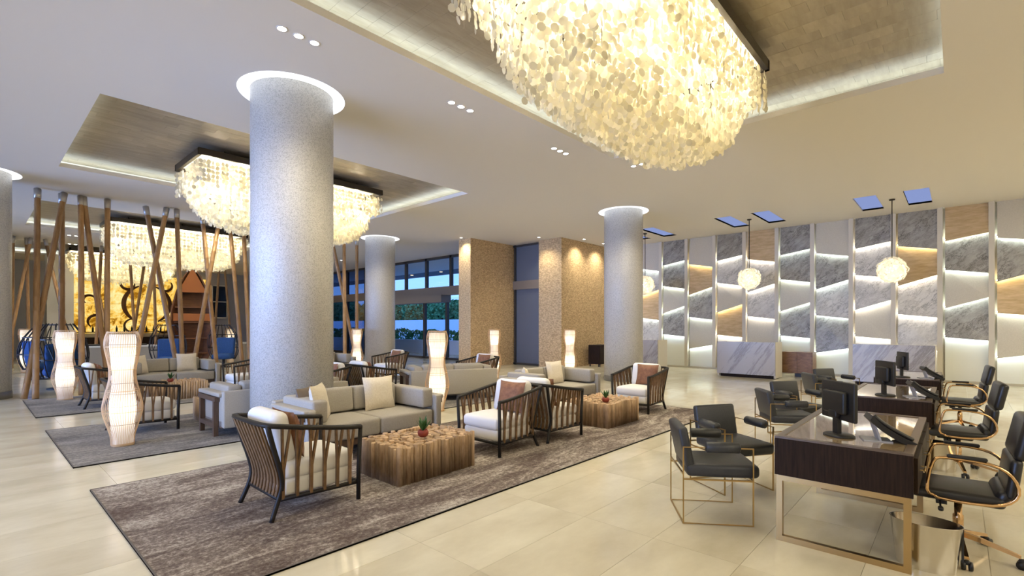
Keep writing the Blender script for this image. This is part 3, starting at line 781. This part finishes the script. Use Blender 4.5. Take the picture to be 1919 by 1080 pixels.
# ------------------------------------------------------------------ log tables
def log_table(x, y, w, d, label, n):
    t = thing('log_table', label, 'table', (x, y, .012), 0, 'tables of bundled logs')
    logm = []
    for k in range(5):
        r_ = .0235+.0025*k
        logm.append(MB().lathe([(r_, 0), (r_, .985), (r_*.9, 1)], n=9).mesh('log', [M_log]))
    nx, ny = int(w/.048), int(d/.048); c = 0; st = MB()
    for i in range(nx):
        for j in range(ny):
            edge = i in (0, nx-1) or j in (0, ny-1)
            hh = .375+R.uniform(-.018, .016) if edge else .358+R.uniform(-.035, .016)
            px, py = -w/2+(i+.5)*w/nx+R.uniform(-.006, .006), -d/2+(j+.5)*d/ny+R.uniform(-.006, .006)
            if c < n:
                o = ob('log', logm[R.randrange(5)], t, (px, py, 0), R.uniform(0, 6)); o.scale = (1.08, 1.08, hh); c += 1
            else: st.lathe([(.025, 0), (.025, hh)], (px, py, 0), 7)
    if st.v: o = part('logs', st, M_log, t); o['kind'] = 'stuff'
log_table(3.33, 4.4, 1.02, .72, 'near table of bundled upright logs on the brown rug', 300)
log_table(7.06, 4.36, 1.0, .8, 'table of bundled upright logs before the armchair by the right column', 300)
log_table(3.07, 9.3, 1.02, .66, 'log table half hidden behind the grey sofa end', 0)
log_table(3.1, 12.75, 1.02, .72, 'log table in front of the sofa by the bamboo', 0)
log_table(7.0, 12.7, 1.0, .72, 'log table glimpsed just right of the big column', 0)
def plant(x, y, label, kind):
    t = thing('potted_plant', label, 'plant', (x, y, .39), 0, 'small plants on log tables')
    part('pot', MB().lathe([(.035, 0), (.055, .02), (.06, .05), (.05, .075), (.045, .075), (.04, .05)], n=16), M_pot, t)
    m = MB(); n = 14 if kind else 9
    for k in range(n):
        a = k*2.4; ti = .25+.5*(k/n); L = .13+.05*R.random()
        d = Vector((math.cos(a)*math.sin(ti), math.sin(a)*math.sin(ti), math.cos(ti))); sd = Vector((-math.sin(a), math.cos(a), 0))
        b = Vector((0, 0, .06)); w = .022
        m.add([b-sd*.006, b+sd*.006, b+d*L*.5+sd*w, b+d*L*.5-sd*w, b+d*L], [(0, 1, 2, 3), (3, 2, 4)], True)
    part('leaf', m, M_leaf, t)
plant(3.3, 4.28, 'small green plant in a red pot on the near log table', 1)
plant(6.72, 4.1, 'small spiky plant in a red pot on the right log table', 0)
plant(2.92, 12.5, 'small plant in a red pot on the log table by the bamboo', 0)

# ------------------------------------------------------------------ floor lamps
def make_lamp(label):
    t = thing('wicker_floor_lamp', label, 'floor lamp', (0, 0, 0), 0, 'tall hourglass floor lamps')
    part('base', MB().lathe([(.118, 0), (.118, .018), (.03, .022)], n=20, sq=4), M_wicker, t)
    part('pole', MB().tube([(0, 0, .02), (0, 0, 1.2)], .008), M_wire, t)
    prof_in = [(.115, .03), (.125, .3), (.142, .48), (.125, .7), (.108, .86), (.115, 1.05), (.14, 1.28), (.132, 1.46)]
    prof_in = [(p.x, p.z) for p in smooth([(a, 0, b) for a, b in prof_in], 3)]
    sh = part('paper_shade', MB().lathe(prof_in, n=24, sq=3.2, cap=False), M_paper, t)
    hp = MB()
    def rad(p, z):
        for (ra, za), (rb, zb) in zip(p[:-1], p[1:]):
            if za <= z <= zb: return ra+(rb-ra)*(z-za)/(zb-za)
        return p[-1][0]
    for z in (.28, .52, .68, .82, 1.0, 1.18, 1.33):
        r_ = rad(prof_in, z)+.003
        ring = []
        for k in range(24):
            a = 2*PI*k/24; q = 1/(abs(math.cos(a))**4+abs(math.sin(a))**4)**.25; ring.append((r_*q*math.cos(a), r_*q*math.sin(a), z))
        hp.tube(ring, .0028, 3, closed=True)
    part('wire_hoop', hp, M_wire, sh)
    prof = [(.125, .01), (.13, .12), (.178, .3), (.212, .43), (.214, .54), (.178, .72), (.148, .86), (.145, 1.0), (.168, 1.15), (.192, 1.29), (.19, 1.4), (.16, 1.5)]
    prof = [(p.x, p.z) for p in smooth([(a, 0, b) for a, b in prof], 3)]
    wk = MB()
    for k in range(48):
        a = 2*PI*k/48; q = 1/(abs(math.cos(a))**2.2+abs(math.sin(a))**2.2)**(1/2.2)
        wk.tube([(r_*q*math.cos(a+.04*math.sin(9*z)), r_*q*math.sin(a+.04*math.sin(9*z)), z) for r_, z in prof], .0031, 3)
    for z in (.03, .45, .72, 1.0, 1.3, 1.49):
        r_ = rad(prof, z); ring = []
        for k in range(28):
            a = 2*PI*k/28; q = 1/(abs(math.cos(a))**2.2+abs(math.sin(a))**2.2)**(1/2.2); ring.append((r_*q*math.cos(a), r_*q*math.sin(a), z))
        wk.tube(ring, .005, 3, closed=True)
    o = part('wicker_cage', wk, M_wicker, t); o['kind'] = 'stuff'
    part('bulb', MB().lathe([(.01, .42), (.035, .46), (.035, .52), (.01, .56)], n=10).lathe([(.01, 1.08), (.035, 1.12), (.035, 1.18), (.01, 1.22)], n=10), emit('lamp bulb', (1, .85, .62), 8), t)
    return t
LP = [(1.38, 8.19, 'tallest looking woven lamp, standing on the middle rug left of the big column'),
      (1.41, 14.21, 'woven lamp left of the tallest one, on the far left rug'),
      (1.35, 23.6, 'woven lamp farthest left, behind the bamboo and the left column'),
      (9.5, 16.2, 'woven lamp left of the entrance column'),
      (5.88, 7.2, 'woven lamp at the right end of the sofa behind the near log table'),
      (10.76, 10.46, 'woven lamp before the left stone pier'),
      (12.5, 8.9, 'woven lamp before the right stone pier'),
      (7.69, 23.5, 'woven lamp seen as a thin strip left of the big column')]
l0 = None
for i, (x, y, lab) in enumerate(LP):
    if i == 0: l0 = make_lamp(lab); l0.location = (x, y, .0)
    else: dup(l0, lab, (x, y, .0), i*.5)
    for z in (.5, 1.15): light('POINT', 'floor_lamp_bulb', (x, y, z), LAMP_W, (1, .88, .68), shadow_soft_size=.045)
l0.location.z = .013

# ------------------------------------------------------------------ bamboo poles
BAM = [((1.15, 16.58), (1.00, 14.90)), ((1.64, 16.61), (.83, 15.08)), ((1.60, 16.73), (1.49, 15.62)), ((1.96, 16.70), (1.78, 15.03)),
       ((2.01, 16.72), (2.32, 15.3)), ((2.48, 16.60), (2.28, 15.35)), ((3.33, 16.77), (3.85, 15.5)), ((3.78, 16.54), (2.75, 15.5)), ((4.00, 16.49), (3.95, 15.65)),
       ((4.79, 17.02), (4.85, 15.8)), ((5.25, 16.95), (4.1, 15.6)), ((5.53, 16.98), (5.5, 15.7)), ((5.91, 16.91), (5.62, 15.5)),
       ((8.75, 16.70), (9.75, 16.55)), ((9.34, 16.82), (8.53, 15.30)), ((9.95, 16.97), (9.68, 16.51)),
       ((1.13, 25.73), (1.13, 26.65)), ((1.62, 25.84), (.88, 25.24)), ((1.50, 25.97), (1.58, 26.15)), ((2.00, 25.91), (2.74, 24.87)),
       ((3.34, 26.45), (3.85, 24.37)), ((3.75, 26.39), (3.34, 24.94)), ((4.71, 26.58), (4.74, 25.41)), ((5.35, 26.77), (4.53, 25.64)), ((5.60, 26.73), (5.30, 24.79)),
       ((8.56, 27.67), (8.15, 27.26)), ((8.78, 27.73), (8.79, 26.56))]
ORD = ['first', 'second', 'third', 'fourth', 'fifth', 'sixth', 'seventh', 'eighth', 'ninth', 'tenth', 'eleventh', 'twelfth', 'thirteenth']
for i, ((tx, ty), (bx, by)) in enumerate(BAM):
    rt_lean = (tx-bx)*math.sin(TH)-(ty-by)*math.cos(TH)
    Zt = tx*math.cos(TH)+ty*math.sin(TH); Zb = bx*math.cos(TH)+by*math.sin(TH)
    du = 924*((tx*math.sin(TH)-ty*math.cos(TH))/Zt - (bx*math.sin(TH)-by*math.cos(TH))/Zb)
    lean = 'upright' if abs(du) < 16 else ('right leaning' if du > 0 else 'left leaning')
    if i < 13: lab = f'{lean} bamboo pole, top {ORD[i]} from the left, near row'
    elif i < 16: lab = f'{lean} bamboo pole, {ORD[i-13]} top of three right of the big column'
    else: lab = f'distant {lean} bamboo pole, top {ORD[i-16]} from the left, far row'
    b, tp = Vector((bx, by, 0)), Vector((tx, ty, CE)); d = tp-b; L = d.length-.03; d.normalize()
    rr = .06 if i < 16 else .055
    t = thing('bamboo_pole', lab, 'bamboo pole', b, 0, 'bamboo poles')
    q = d.to_track_quat('Z', 'Y'); t.rotation_mode = 'QUATERNION'; t.rotation_quaternion = q
    pf = []; z = .0; nodes = []
    while z < L-.3:
        pf += [(rr, z), (rr*.97, min(z+.16, L-.29)), (rr, min(z+.315, L-.28)), (rr*1.07, min(z+.327, L-.27))]; z += .34
    part('culm', MB().lathe(pf+[(rr, L-.25)], n=10), M_bamboo, t)
    part('steel_cap', MB().lathe([(rr*1.12, L-.27), (rr*1.25, L-.01), (rr*.5, L)], n=10), M_cap, t)

# ------------------------------------------------------------------ desks and seats of the guest services row
def make_desk(label):
    # long side along +x, near short end at x=0, guest side +y, depth .8
    t = thing('writing_desk', label, 'desk', (0, 0, 0), 0, 'dark wood desks on brass frames')
    W, D, zt, zb = 1.72, .8, .755, .485
    b = MB().bx(0, .03, 0, D, zb, zt).bx(W-.03, W, 0, D, zb, zt).bx(.03, W-.03, D-.03, D, zb, zt).bx(.03, W-.03, 0, .03, zb+.02, zt).bx(.03, W-.03, .03, D-.03, zb, zb+.02)
    part('body', b, M_darkwood, t)
    part('top_border', MB().bx(0, .05, 0, D, zt, zt+.014).bx(W-.05, W, 0, D, zt, zt+.014).bx(.05, W-.05, D-.05, D, zt, zt+.014).bx(.05, W-.05, 0, .05, zt, zt+.014), mat('desk border', (.12, .085, .06), .3), t)
    part('top_inset', MB().bx(.05, W-.05, .05, D-.05, zt-.02, zt+.008), M_inset, t)
    for k in range(3):
        x0 = .05 + k*.545
        o = part('drawer', MB().bx(x0, x0+.525, -.02, 0, zb+.02, zt-.02), M_darkwood, t)
        part('drawer_pull', MB().tube([(x0+.2, -.045, .62), (x0+.33, -.045, .62)], .006).bx(x0+.2, x0+.206, -.045, -.02, .617, .623).bx(x0+.324, x0+.33, -.045, -.02, .617, .623), M_brass, o)
    for x in (.005, W-.32):
        f = MB(); w = .04
        f.bx(x, x+w, .01, .01+w, 0, zb).bx(x, x+w, D-.01-w, D-.01, 0, zb).bx(x, x+w, .01+w, D-.01-w, 0, w).bx(x, x+w, .01+w, D-.01-w, zb-w, zb)
        part('leg_frame', f, M_brass, t)
    return t
DX = [4.02, 6.98, 9.8]
dl = ['dark wood desk on brass legs nearest the camera', 'second dark wood desk from the camera, behind the first', 'third dark wood desk, farthest toward the marble counter']
d0 = make_desk(dl[0]); d0.location = (DX[0], .21, 0)
for i in (1, 2): dup(d0, dl[i], (DX[i], .21, 0), 0)

def make_guest(label):
    # front faces +x
    t = thing('guest_chair', label, 'chair', (0, 0, 0), 0, 'charcoal guest chairs with thin brass frames')
    hw, b, f, r_ = .27, -.27, .26, .0085
    for s in (-1, 1):
        y = s*hw
        part('side_frame', MB().tube([(b, y, r_), (f, y, r_), (f, y, .615), (b, y, .615)], r_, 4, closed=True), M_brass, t)
        part('armrest', MB().lathe([(.03, -.13), (.042, -.12), (.044, 0), (.042, .12), (.03, .13)], n=14), M_leather, t, loc=(.03, y, .62), rot=(0, PI/2, 0))
    part('cross_bar', MB().tube([(b, -hw, r_), (b, hw, r_)], r_, 4).tube([(b, -hw, .40), (b, hw, .40)], r_, 4).tube([(f, -hw, .36), (f, hw, .36)], r_, 4).tube([(b, -hw, .36), (f, -hw, .36)], r_, 4).tube([(b, hw, .36), (f, hw, .36)], r_, 4), M_brass, t)
    part('seat', MB().rbox((.045, 0, .42), (.56, .48, .105), .035, .012), M_leather, t)
    part('backrest', MB().rbox((-.235, 0, .60), (.075, .46, .33), .025, 0, ry(-.2)), M_leather, t)
    return t
GS = [(4.22, 1.56, -.97, 'charcoal guest chair nearest the camera, seen from its side'),
      (5.1, 1.68, -2.15, 'charcoal guest chair facing the camera beside the nearest desk'),
      (7.08, 1.66, -.97, 'charcoal guest chair seen from its side at the second desk'),
      (8.05, 1.72, -2.15, 'charcoal guest chair facing the camera at the second desk'),
      (10.0, 1.72, -.97, 'charcoal guest chair seen from its side at the farthest desk'),
      (11.0, 1.72, -2.15, 'charcoal guest chair facing the camera at the farthest desk')]
g0 = None
for i, (x, y, a, lab) in enumerate(GS):
    if i == 0: g0 = make_guest(lab); g0.location = (x, y, 0); g0.rotation_euler = (0, 0, a)
    else: dup(g0, lab, (x, y, 0), a)

def make_task(label):
    # front faces +x
    t = thing('swivel_chair', label, 'chair', (0, 0, 0), 0, 'black leather swivel chairs with gold frames')
    part('seat', MB().rbox((.02, 0, .437), (.48, .46, .075), .03, .008), M_bleather, t)
    bk = MB().rbox((-.255, 0, .60), (.06, .45, .27), .028, 0, ry(-.12)).rbox((-.31, 0, .86), (.075, .45, .28), .035, 0, ry(-.2)).rbox((-.215, 0, .475), (.09, .44, .1), .04, 0, ry(-.5))
    part('backrest', bk, M_bleather, t)
    for s in (-1, 1):
        y = s*.25
        loop = [(.13, .9*y, .43), (.17, y, .47), (.14, y, .66), (.07, y, .70), (-.14, y, .69), (-.24, y, .63), (-.27, y, .52), (-.2, y, .44), (-.05, .95*y, .415), (.1, .9*y, .415)]
        part('arm_loop', MB().tube(smooth(loop+[loop[0]], 3), .011, 6), M_chgold, t)
        part('arm_pad', MB().rbox((-.03, y, .715), (.2, .04, .022), .01), M_blackp, t)
    part('mechanism', MB().rbox((.03, 0, .385), (.3, .12, .06), .02).bx(.06, .12, -.05, .05, .33, .37).tube([(.1, .05, .37), (.1, .26, .36)], .006).rbox((.1, .28, .36), (.03, .05, .025), .01), M_blackp, t)
    part('column', MB().lathe([(.03, .12), (.03, .26), (.022, .27), (.022, .36)], n=14), M_chgold, t)
    for k in range(5):
        a = 2*PI*k/5+.4; d = Vector((math.cos(a), math.sin(a), 0)); n = Vector((-d.y, d.x, 0))
        m = MB(); pts = [(.02, .155, .022, .035), (.12, .135, .02, .028), (.31, .085, .015, .018)]
        vs = []
        for r_, z, w, h in pts: vs += [d*r_+n*w+Vector((0, 0, z-h)), d*r_-n*w+Vector((0, 0, z-h)), d*r_-n*w*.7+Vector((0, 0, z)), d*r_+n*w*.7+Vector((0, 0, z))]
        fs = [(i*4+q, i*4+(q+1) % 4, (i+1)*4+(q+1) % 4, (i+1)*4+q) for i in range(2) for q in range(4)] + [(3, 2, 1, 0), (8, 9, 10, 11)]
        b = part('base_spoke', m.add(vs, fs), M_chgold, t)
        c = d*.315; w = MB()
        for s in (-1, 1):
            w.tube([c+n*s*.008+Vector((0, 0, .028)), c+n*s*.028+Vector((0, 0, .028))], .028, 12)
        w.rbox(c+Vector((0, 0, .05)), (.035, .035, .03), .012)
        part('caster', w, M_blackp, b)
    return t
TS = [(4.66, .0, 1.62, 'black leather swivel chair nearest the camera at the first desk'),
      (7.22, .0, 1.66, 'black leather swivel chair at the second desk'),
      (10.15, -.02, 1.66, 'black leather swivel chair at the farthest desk')]
t0 = None
for i, (x, y, a, lab) in enumerate(TS):
    if i == 0: t0 = make_task(lab); t0.location = (x, y, 0); t0.rotation_euler = (0, 0, a)
    else: dup(t0, lab, (x, y, 0), a)

def make_monitor(label):
    # screen faces -y
    t = thing('computer_monitor', label, 'monitor', (0, 0, 0), 0, 'black monitors on the desks')
    part('foot', MB().lathe([(.11, 0), (.112, .008), (.10, .016), (.03, .022)], n=28, sx=1.05, sy=.85), M_blackp, t)
    part('stand', MB().bx(-.028, .028, .0, .03, .018, .17), M_blackp, t)
    part('back_shell', MB().rbox((0, 0, .265), (.37, .03, .285), .01).rbox((0, .03, .255), (.25, .045, .17), .02), M_blackp, t)
    part('screen', MB().bx(-.17, .17, -.0175, -.0145, .14, .392), M_screen, t)
    part('hinge', MB().rbox((0, .035, .17), (.09, .04, .06), .012), M_blackp, t)
    return t
MO = [(4.37, .66, .735, 'black monitor seen from behind on the nearest desk'), (7.3, .64, .58, 'black monitor seen from behind on the second desk'), (10.08, .66, .42, 'black monitor seen nearly edge on, on the farthest desk')]
m0 = None
for i, (x, y, a, lab) in enumerate(MO):
    if i == 0: m0 = make_monitor(lab); m0.location = (x, y, .763); m0.rotation_euler = (0, 0, a)
    else: dup(m0, lab, (x, y, .763), a)
def make_phone(label):
    # keys face -y, slab leaning back
    t = thing('desk_phone', label, 'telephone', (0, 0, 0), 0, 'black desk phones')
    sl = smooth([(0, -.13, .012), (0, -.05, .05), (0, .05, .115), (0, .12, .185)], 3)
    m = MB(); vs = []
    for p in sl:
        for x in (-.105, .105): vs += [(x, p.y, p.z), (x, p.y+.018, p.z-.034)]
    n = len(sl); fs = []
    for i in range(n-1):
        a, b = i*4, (i+1)*4
        fs += [(a, b, b+2, a+2), (a+1, a+3, b+3, b+1), (a, a+1, b+1, b), (a+2, b+2, b+3, a+3)]
    fs += [(0, 2, 3, 1), ((n-1)*4, (n-1)*4+1, (n-1)*4+3, (n-1)*4+2)]
    part('body', m.add(vs, fs), M_blackp, t)
    part('handset', MB().tube(smooth([(-.085, -.11, .035), (-.085, -.05, .066), (-.085, .06, .138), (-.085, .11, .185)], 3), .02, 6, flat=(1, .7)), M_blackp, t)
    part('display', MB().box((.02, .075, .158), (.11, .07, .006), rx(.75)), M_screen, t)
    k = MB()
    for i in range(3):
        for j in range(4): k.box((-.01+i*.032, -.09+j*.03, .042+j*.019), (.022, .018, .008), rx(.55))
    part('keypad', k, M_greyp, t)
    part('stand', MB().bx(-.08, .08, .0, .17, 0, .008).box((0, .085, .06), (.14, .012, .12), rx(-.3)), M_greyp, t)
    return t
PH = [(4.42, .36, .3, 'black desk phone on a grey stand, nearest desk'), (7.38, .3, .3, 'black desk phone on the second desk'), (10.15, .3, .3, 'black desk phone on the farthest desk')]
p0 = None
for i, (x, y, a, lab) in enumerate(PH):
    if i == 0: p0 = make_phone(lab); p0.location = (x, y, .763); p0.rotation_euler = (0, 0, a)
    else: dup(p0, lab, (x, y, .763), a)
def make_bin(label):
    t = thing('waste_bin', label, 'bin', (0, 0, 0), 0, 'polished steel waste bins')
    part('shell', MB().lathe([(.14, 0), (.17, .30), (.173, .302), (.166, .302), (.137, .012), (.01, .012)], n=40, sx=1.1, sy=.72, cap=False), M_steel, t)
    part('seam', MB().bx(-.188, -.175, -.002, .002, .08, .29), M_blackp, t)
    return t
b0 = make_bin('polished steel waste bin under the end of the nearest desk'); b0.location = (4.235, .16, 0); b0.rotation_euler = (0, 0, PI/2)
dup(b0, 'polished steel waste bin beside the second desk', (7.2, .17, 0), PI/2)

# ------------------------------------------------------------------ far bar zone
t = thing('backlit_wall_art', 'glowing golden wall panel with dark scrolls behind the bar', 'wall art', (7.0, 34.8, 0))
def artmat():
    N = NT('backlit onyx'); e = N.n('Emission'); tc_ = N.n('TexCoord'); nz = N.n('TexNoise', Scale=1.1, Detail=7, Roughness=.7, Distortion=1.2)
    N.l(tc_.outputs['Object'], nz.inputs['Vector']); r = N.n('ValToRGB'); E_ = r.color_ramp.elements
    E_[0].position = .41; E_[0].color = (.30, .12, .005, 1); E_[1].position = .62; E_[1].color = (1, .82, .36, 1); k = E_.new(.49); k.color = (.95, .55, .08, 1)
    N.l(nz.outputs[0], r.inputs[0]); N.l(r.outputs[0], e.inputs[0]); e.inputs[1].default_value = 1.1; N.l(e.outputs[0], N.o.inputs[0]); return N.m
M_art = artmat()
for i in range(4):
    for j in range(2):
        part('onyx_panel', MB().bx(-3.2+i*1.6+.008, -1.6+i*1.6-.008, 0, .04, 1.2+j*1.65+.008, 2.85+j*1.65-.008), M_art, t)
sm_ = mat('dark scroll', (.10, .035, .01), .6)
def arc(cx, cz, r0, r1, a0, a1, w, n=18):
    return MB().tube([(cx+(r0+(r1-r0)*k/n)*math.cos(a0+(a1-a0)*k/n), -.03, cz+(r0+(r1-r0)*k/n)*math.sin(a0+(a1-a0)*k/n)) for k in range(n+1)], [w*(.35+.65*math.sin(PI*k/n)) for k in range(n+1)], 5)
for a in ((0, 2.85, 1.1, 1.1, PI-1.2, PI+1.1, .12), (0, 2.85, 1.1, 1.1, -1.1, 1.2, .12), (-.9, 4.0, .35, .3, 2.4, 6.4, .08), (.9, 4.0, .35, .3, -3.2, .7, .08), (-.7, 1.6, .42, .3, 1, 6, .06), (.8, 1.6, .42, .3, -2.8, 2.2, .06),
          (-2.3, 1.8, .5, .3, -1, 4, .08), (2.3, 1.8, .5, .3, -1, 4, .08), (-2.6, 3.0, .3, .2, 0, 4, .07), (2.6, 3.2, .3, .2, 0, 4, .07), (-2.2, 3.9, .3, .12, 1, 5, .07), (2.2, 4.0, .3, .12, -2, 2, .07)):
    part('scroll', arc(*a), sm_, t)
t = thing('back_bar', 'dark back bar shelf below the golden wall panel', 'shelf', (6.6, 33.6, 0))
part('cabinet', MB().bx(-2.8, 2.8, -.3, .3, 0, 1.0), M_darkwood, t); part('upper_shelf', MB().bx(-2.8, 2.8, -.1, .3, 1.25, 1.3), M_darkwood, t)
bt = MB().lathe([(.045, 0), (.045, .2), (.018, .25), (.016, .33)], n=8).mesh('bottle', mat('bottle glass', (.02, .03, .02), .15))
for k in range(16):
    tag(ob('bottle', bt, None, (4.1+k*.33, 33.7, 1.3)), 'dark bottle on the back bar shelf below the golden panel', 'bottle', 'bottles on the back bar shelf')
def low_counter(x0, x1, y, label):
    t = thing('low_counter', label, 'counter', ((x0+x1)/2, y, 0)); w = (x1-x0)/2
    n = max(2, int(w*2/.9))
    for k in range(n):
        part('front_panel', MB().bx(-w+k*2*w/n+.008, -w+(k+1)*2*w/n-.008, -.3, -.28, .06, .80), M_taupewall, t)
    part('carcass', MB().bx(-w, w, -.28, .3, 0, .80), M_taupewall, t); part('top', MB().bx(-w-.02, w+.02, -.33, .33, .80, .86), M_white, t)
low_counter(2.6, 5.0, 23.6, 'long low taupe counter with white top left behind the bamboo')
low_counter(7.6, 9.3, 24.2, 'short low taupe counter with white top left of the big column')
for k, (x, y) in enumerate(((3.1, 23.6), (3.8, 23.6), (4.5, 23.55))):
    o = part('serving_tray', MB().rbox((0, 0, .03), (.42, .28, .06), .02), M_blackp, None, loc=(x, y, .86)); tag(o, f"black tray on the long low counter, {['left', 'middle', 'right'][k]} of three", 'tray', 'black trays on the counter')
# standing boat shelf
t = thing('boat_shelf', 'reddish wooden boat stood on end as a shelf behind the bamboo', 'shelf', (6.15, 23.1, 0), -.25)
prof = [(.45, 0), (.62, .5), (.72, 1.1), (.76, 1.7), (.72, 2.3), (.55, 3.0), (.3, 3.6), (.02, 4.05)]
sh = MB(); vs = []; n = len(prof)
for w, z in prof: vs += [(-w, -.28, z), (-w*.62, .3, z*.97+.02), (w*.62, .3, z*.97+.02), (w, -.28, z), (w*.93, -.28, z*.985), (w*.56, .25, z*.96+.02), (-w*.56, .25, z*.96+.02), (-w*.93, -.28, z*.985)]
fs = []
for i in range(n-1):
    for k in range(8): fs.append((i*8+k, i*8+(k+1) % 8, (i+1)*8+(k+1) % 8, (i+1)*8+k))
part('hull', sh.add(vs, fs), M_boat, t)
def bw(z):
    for (a, za), (b, zb) in zip(prof[:-1], prof[1:]):
        if za <= z <= zb: return a+(b-a)*(z-za)/(zb-za)
for z in (.5, 1.1, 1.75, 2.35): part('shelf_board', MB().bx(-bw(z)*.82, bw(z)*.82, -.2, .24, z-.025, z+.025), M_boat, t)
part('bow_board', MB().prism([(-bw(2.95)*.88, 2.95), (bw(2.95)*.88, 2.95), (0, 3.95)], 'y', -.22, -.18), mat('orange boat wood', (.36, .11, .02), .6), t)
part('seat_board', MB().bx(-bw(1.9)*.86, bw(1.9)*.86, -.24, -.2, 1.8, 2.1), MATS['orange boat wood'], t)
# blue cocoon chairs with black woven hoods
def make_cocoon(label):
    t = thing('cocoon_chair', label, 'armchair', (0, 0, 0), 0, 'blue chairs with woven hoods')
    part('base', MB().lathe([(.28, 0), (.28, .03), (.05, .05), (.05, .3), (.2, .34)], n=16), M_blackw, t)
    part('seat', MB().rbox((.05, 0, .42), (.62, .66, .2), .09, .02), M_blue, t)
    part('back_pad', MB().rbox((-.24, 0, .8), (.16, .66, .7), .07, 0, ry(-.15)), M_blue, t)
    w = MB(); rnd = random.Random(3)
    for k in range(11):
        a = -1.75+k*.35; pts = []
        for q in range(8):
            f = q/7; z = .3+1.35*f; r_ = .5*math.sin(PI*(.22+.66*f))**.8+.02
            pts.append((-.02-r_*math.cos(a)*1.02+.2*f*f, r_*math.sin(a)*1.05, z))
        w.tube(pts, .014, 4)
    for z, r_ in ((.32, .36), (.75, .5), (1.25, .47), (1.62, .2)):
        f = (z-.3)/1.35
        w.tube([(-.02-r_*math.cos(a)*1.02+.2*f*f, r_*math.sin(a)*1.05, z) for a in [-1.75+k*.35 for k in range(11)]], .02, 4)
    for k in range(10):
        a = -1.75+k*.35
        w.tube([(-.02-.5*math.cos(a), .52*math.sin(a), .75), (-.02-.47*math.cos(a+.35)+.1, .5*math.sin(a+.35), 1.25)], .012, 4)
    part('woven_hood', w, M_blackw, t)
    return t
CO = [(1.5, 20.4, .3, 'blue cocoon chair with a black woven hood behind the leftmost bamboo'), (1.6, 16.85, PI/2, 'blue cocoon chair close behind the left tall lamp'),
      (6.7, 21.2, -2.2, 'blue cocoon chair in front of the boat shelf'), (4.7, 20.4, -1.9, 'blue cocoon chair left of the boat shelf')]
c0 = None
for i, (x, y, a, lab) in enumerate(CO):
    if i == 0: c0 = make_cocoon(lab); c0.location = (x, y, 0); c0.rotation_euler = (0, 0, a)
    else: dup(c0, lab, (x, y, 0), a)

# ------------------------------------------------------------------ outdoors beyond the entrance
tag(part('forecourt', MB().bx(X1+.2, 90, -30, 110, -.25, -.02).bx(FX, X1+.2, 11.5, 110, -.25, -.02), M_extfloor), None, None, kind='structure')
t = thing('entrance_canopy', 'dark entrance canopy roof outside the glass doors', 'canopy', (0, 0, 0))
part('roof_slab', MB().bx(FX+.3, 21.3, 12, 45, 5.0, 5.3), M_canopy, t)
part('canopy_light', (lambda m: [m.lathe([(.1, 4.985), (.1, 4.999)], (17.5+i*2.4, 18+j*3, 0), 10) for i in range(2) for j in range(5)] and m)(MB()), emit('canopy lamp', (1, .75, .45), 3), t)
o = part('planter_wall', MB().bx(0, .3, -10, 14, -.02, .74).bx(-.04, .34, -10, 14, .74, .78), M_extwall, None, loc=(18.2, 24.5, 0)); tag(o, 'low pale planter wall outside the glass doors', 'wall')
o = part('boundary_wall', MB().bx(0, .3, -45, 45, 0, 2.3), M_extwall, None, loc=(34, 50, 0)); tag(o, 'long pale boundary wall beyond the hedge', 'wall')
def foliage(n, rx_, ry_, rz_, s, seed):
    r = random.Random(seed); m = MB()
    for _ in range(n):
        v = Vector((r.gauss(0, 1), r.gauss(0, 1), r.gauss(0, 1))).normalized()*r.uniform(.55, 1)**.5
        p = Vector((v.x*rx_, v.y*ry_, v.z*rz_)); q = Vector((r.gauss(0, 1), r.gauss(0, 1), r.gauss(0, 1))).normalized(); a = q.orthogonal().normalized()*s*r.uniform(.6, 1.2); b = q.cross(a).normalized()*s*.6
        m.add([p-a, p+b, p+a, p-b], [(0, 1, 2, 3)])
    return m
fh = [foliage(900, .72, .72, .55, .075, k).mesh('foliage', M_hedge) for k in range(3)]
st_ = MB().tube([(0, 0, 0), (0, 0, .5)], .03).mesh('stem', M_bark)
for k in range(14):
    t = thing('hedge_shrub', 'dense green shrub in the row above the outdoor planter wall', 'shrub', (19.4, 16.5+k*1.55, 0), 0, 'hedge behind the planter wall')
    f = ob('foliage', fh[k % 3], t, (0, 0, .85+R.uniform(-.05, .12)), k); ob('stem', st_, t)
ft = [foliage(2600, 1.9, 1.9, 2.2, .24, 20+k).mesh('foliage', M_tree) for k in range(3)]
tk = MB().tube([(0, 0, 0), (.1, 0, 1.5), (0, .1, 3)], [.22, .18, .1], 8).mesh('trunk', M_bark)
for k in range(22):
    t = thing('garden_tree', 'leafy tree beyond the pale boundary wall', 'tree', (39+4.2*(k % 2), 26+k*2.6, 0), 0, 'trees beyond the boundary wall')
    f = ob('foliage', ft[k % 3], t, (0, 0, 3.2+R.uniform(-.5, .9)), k*1.3); ob('trunk', tk, t)
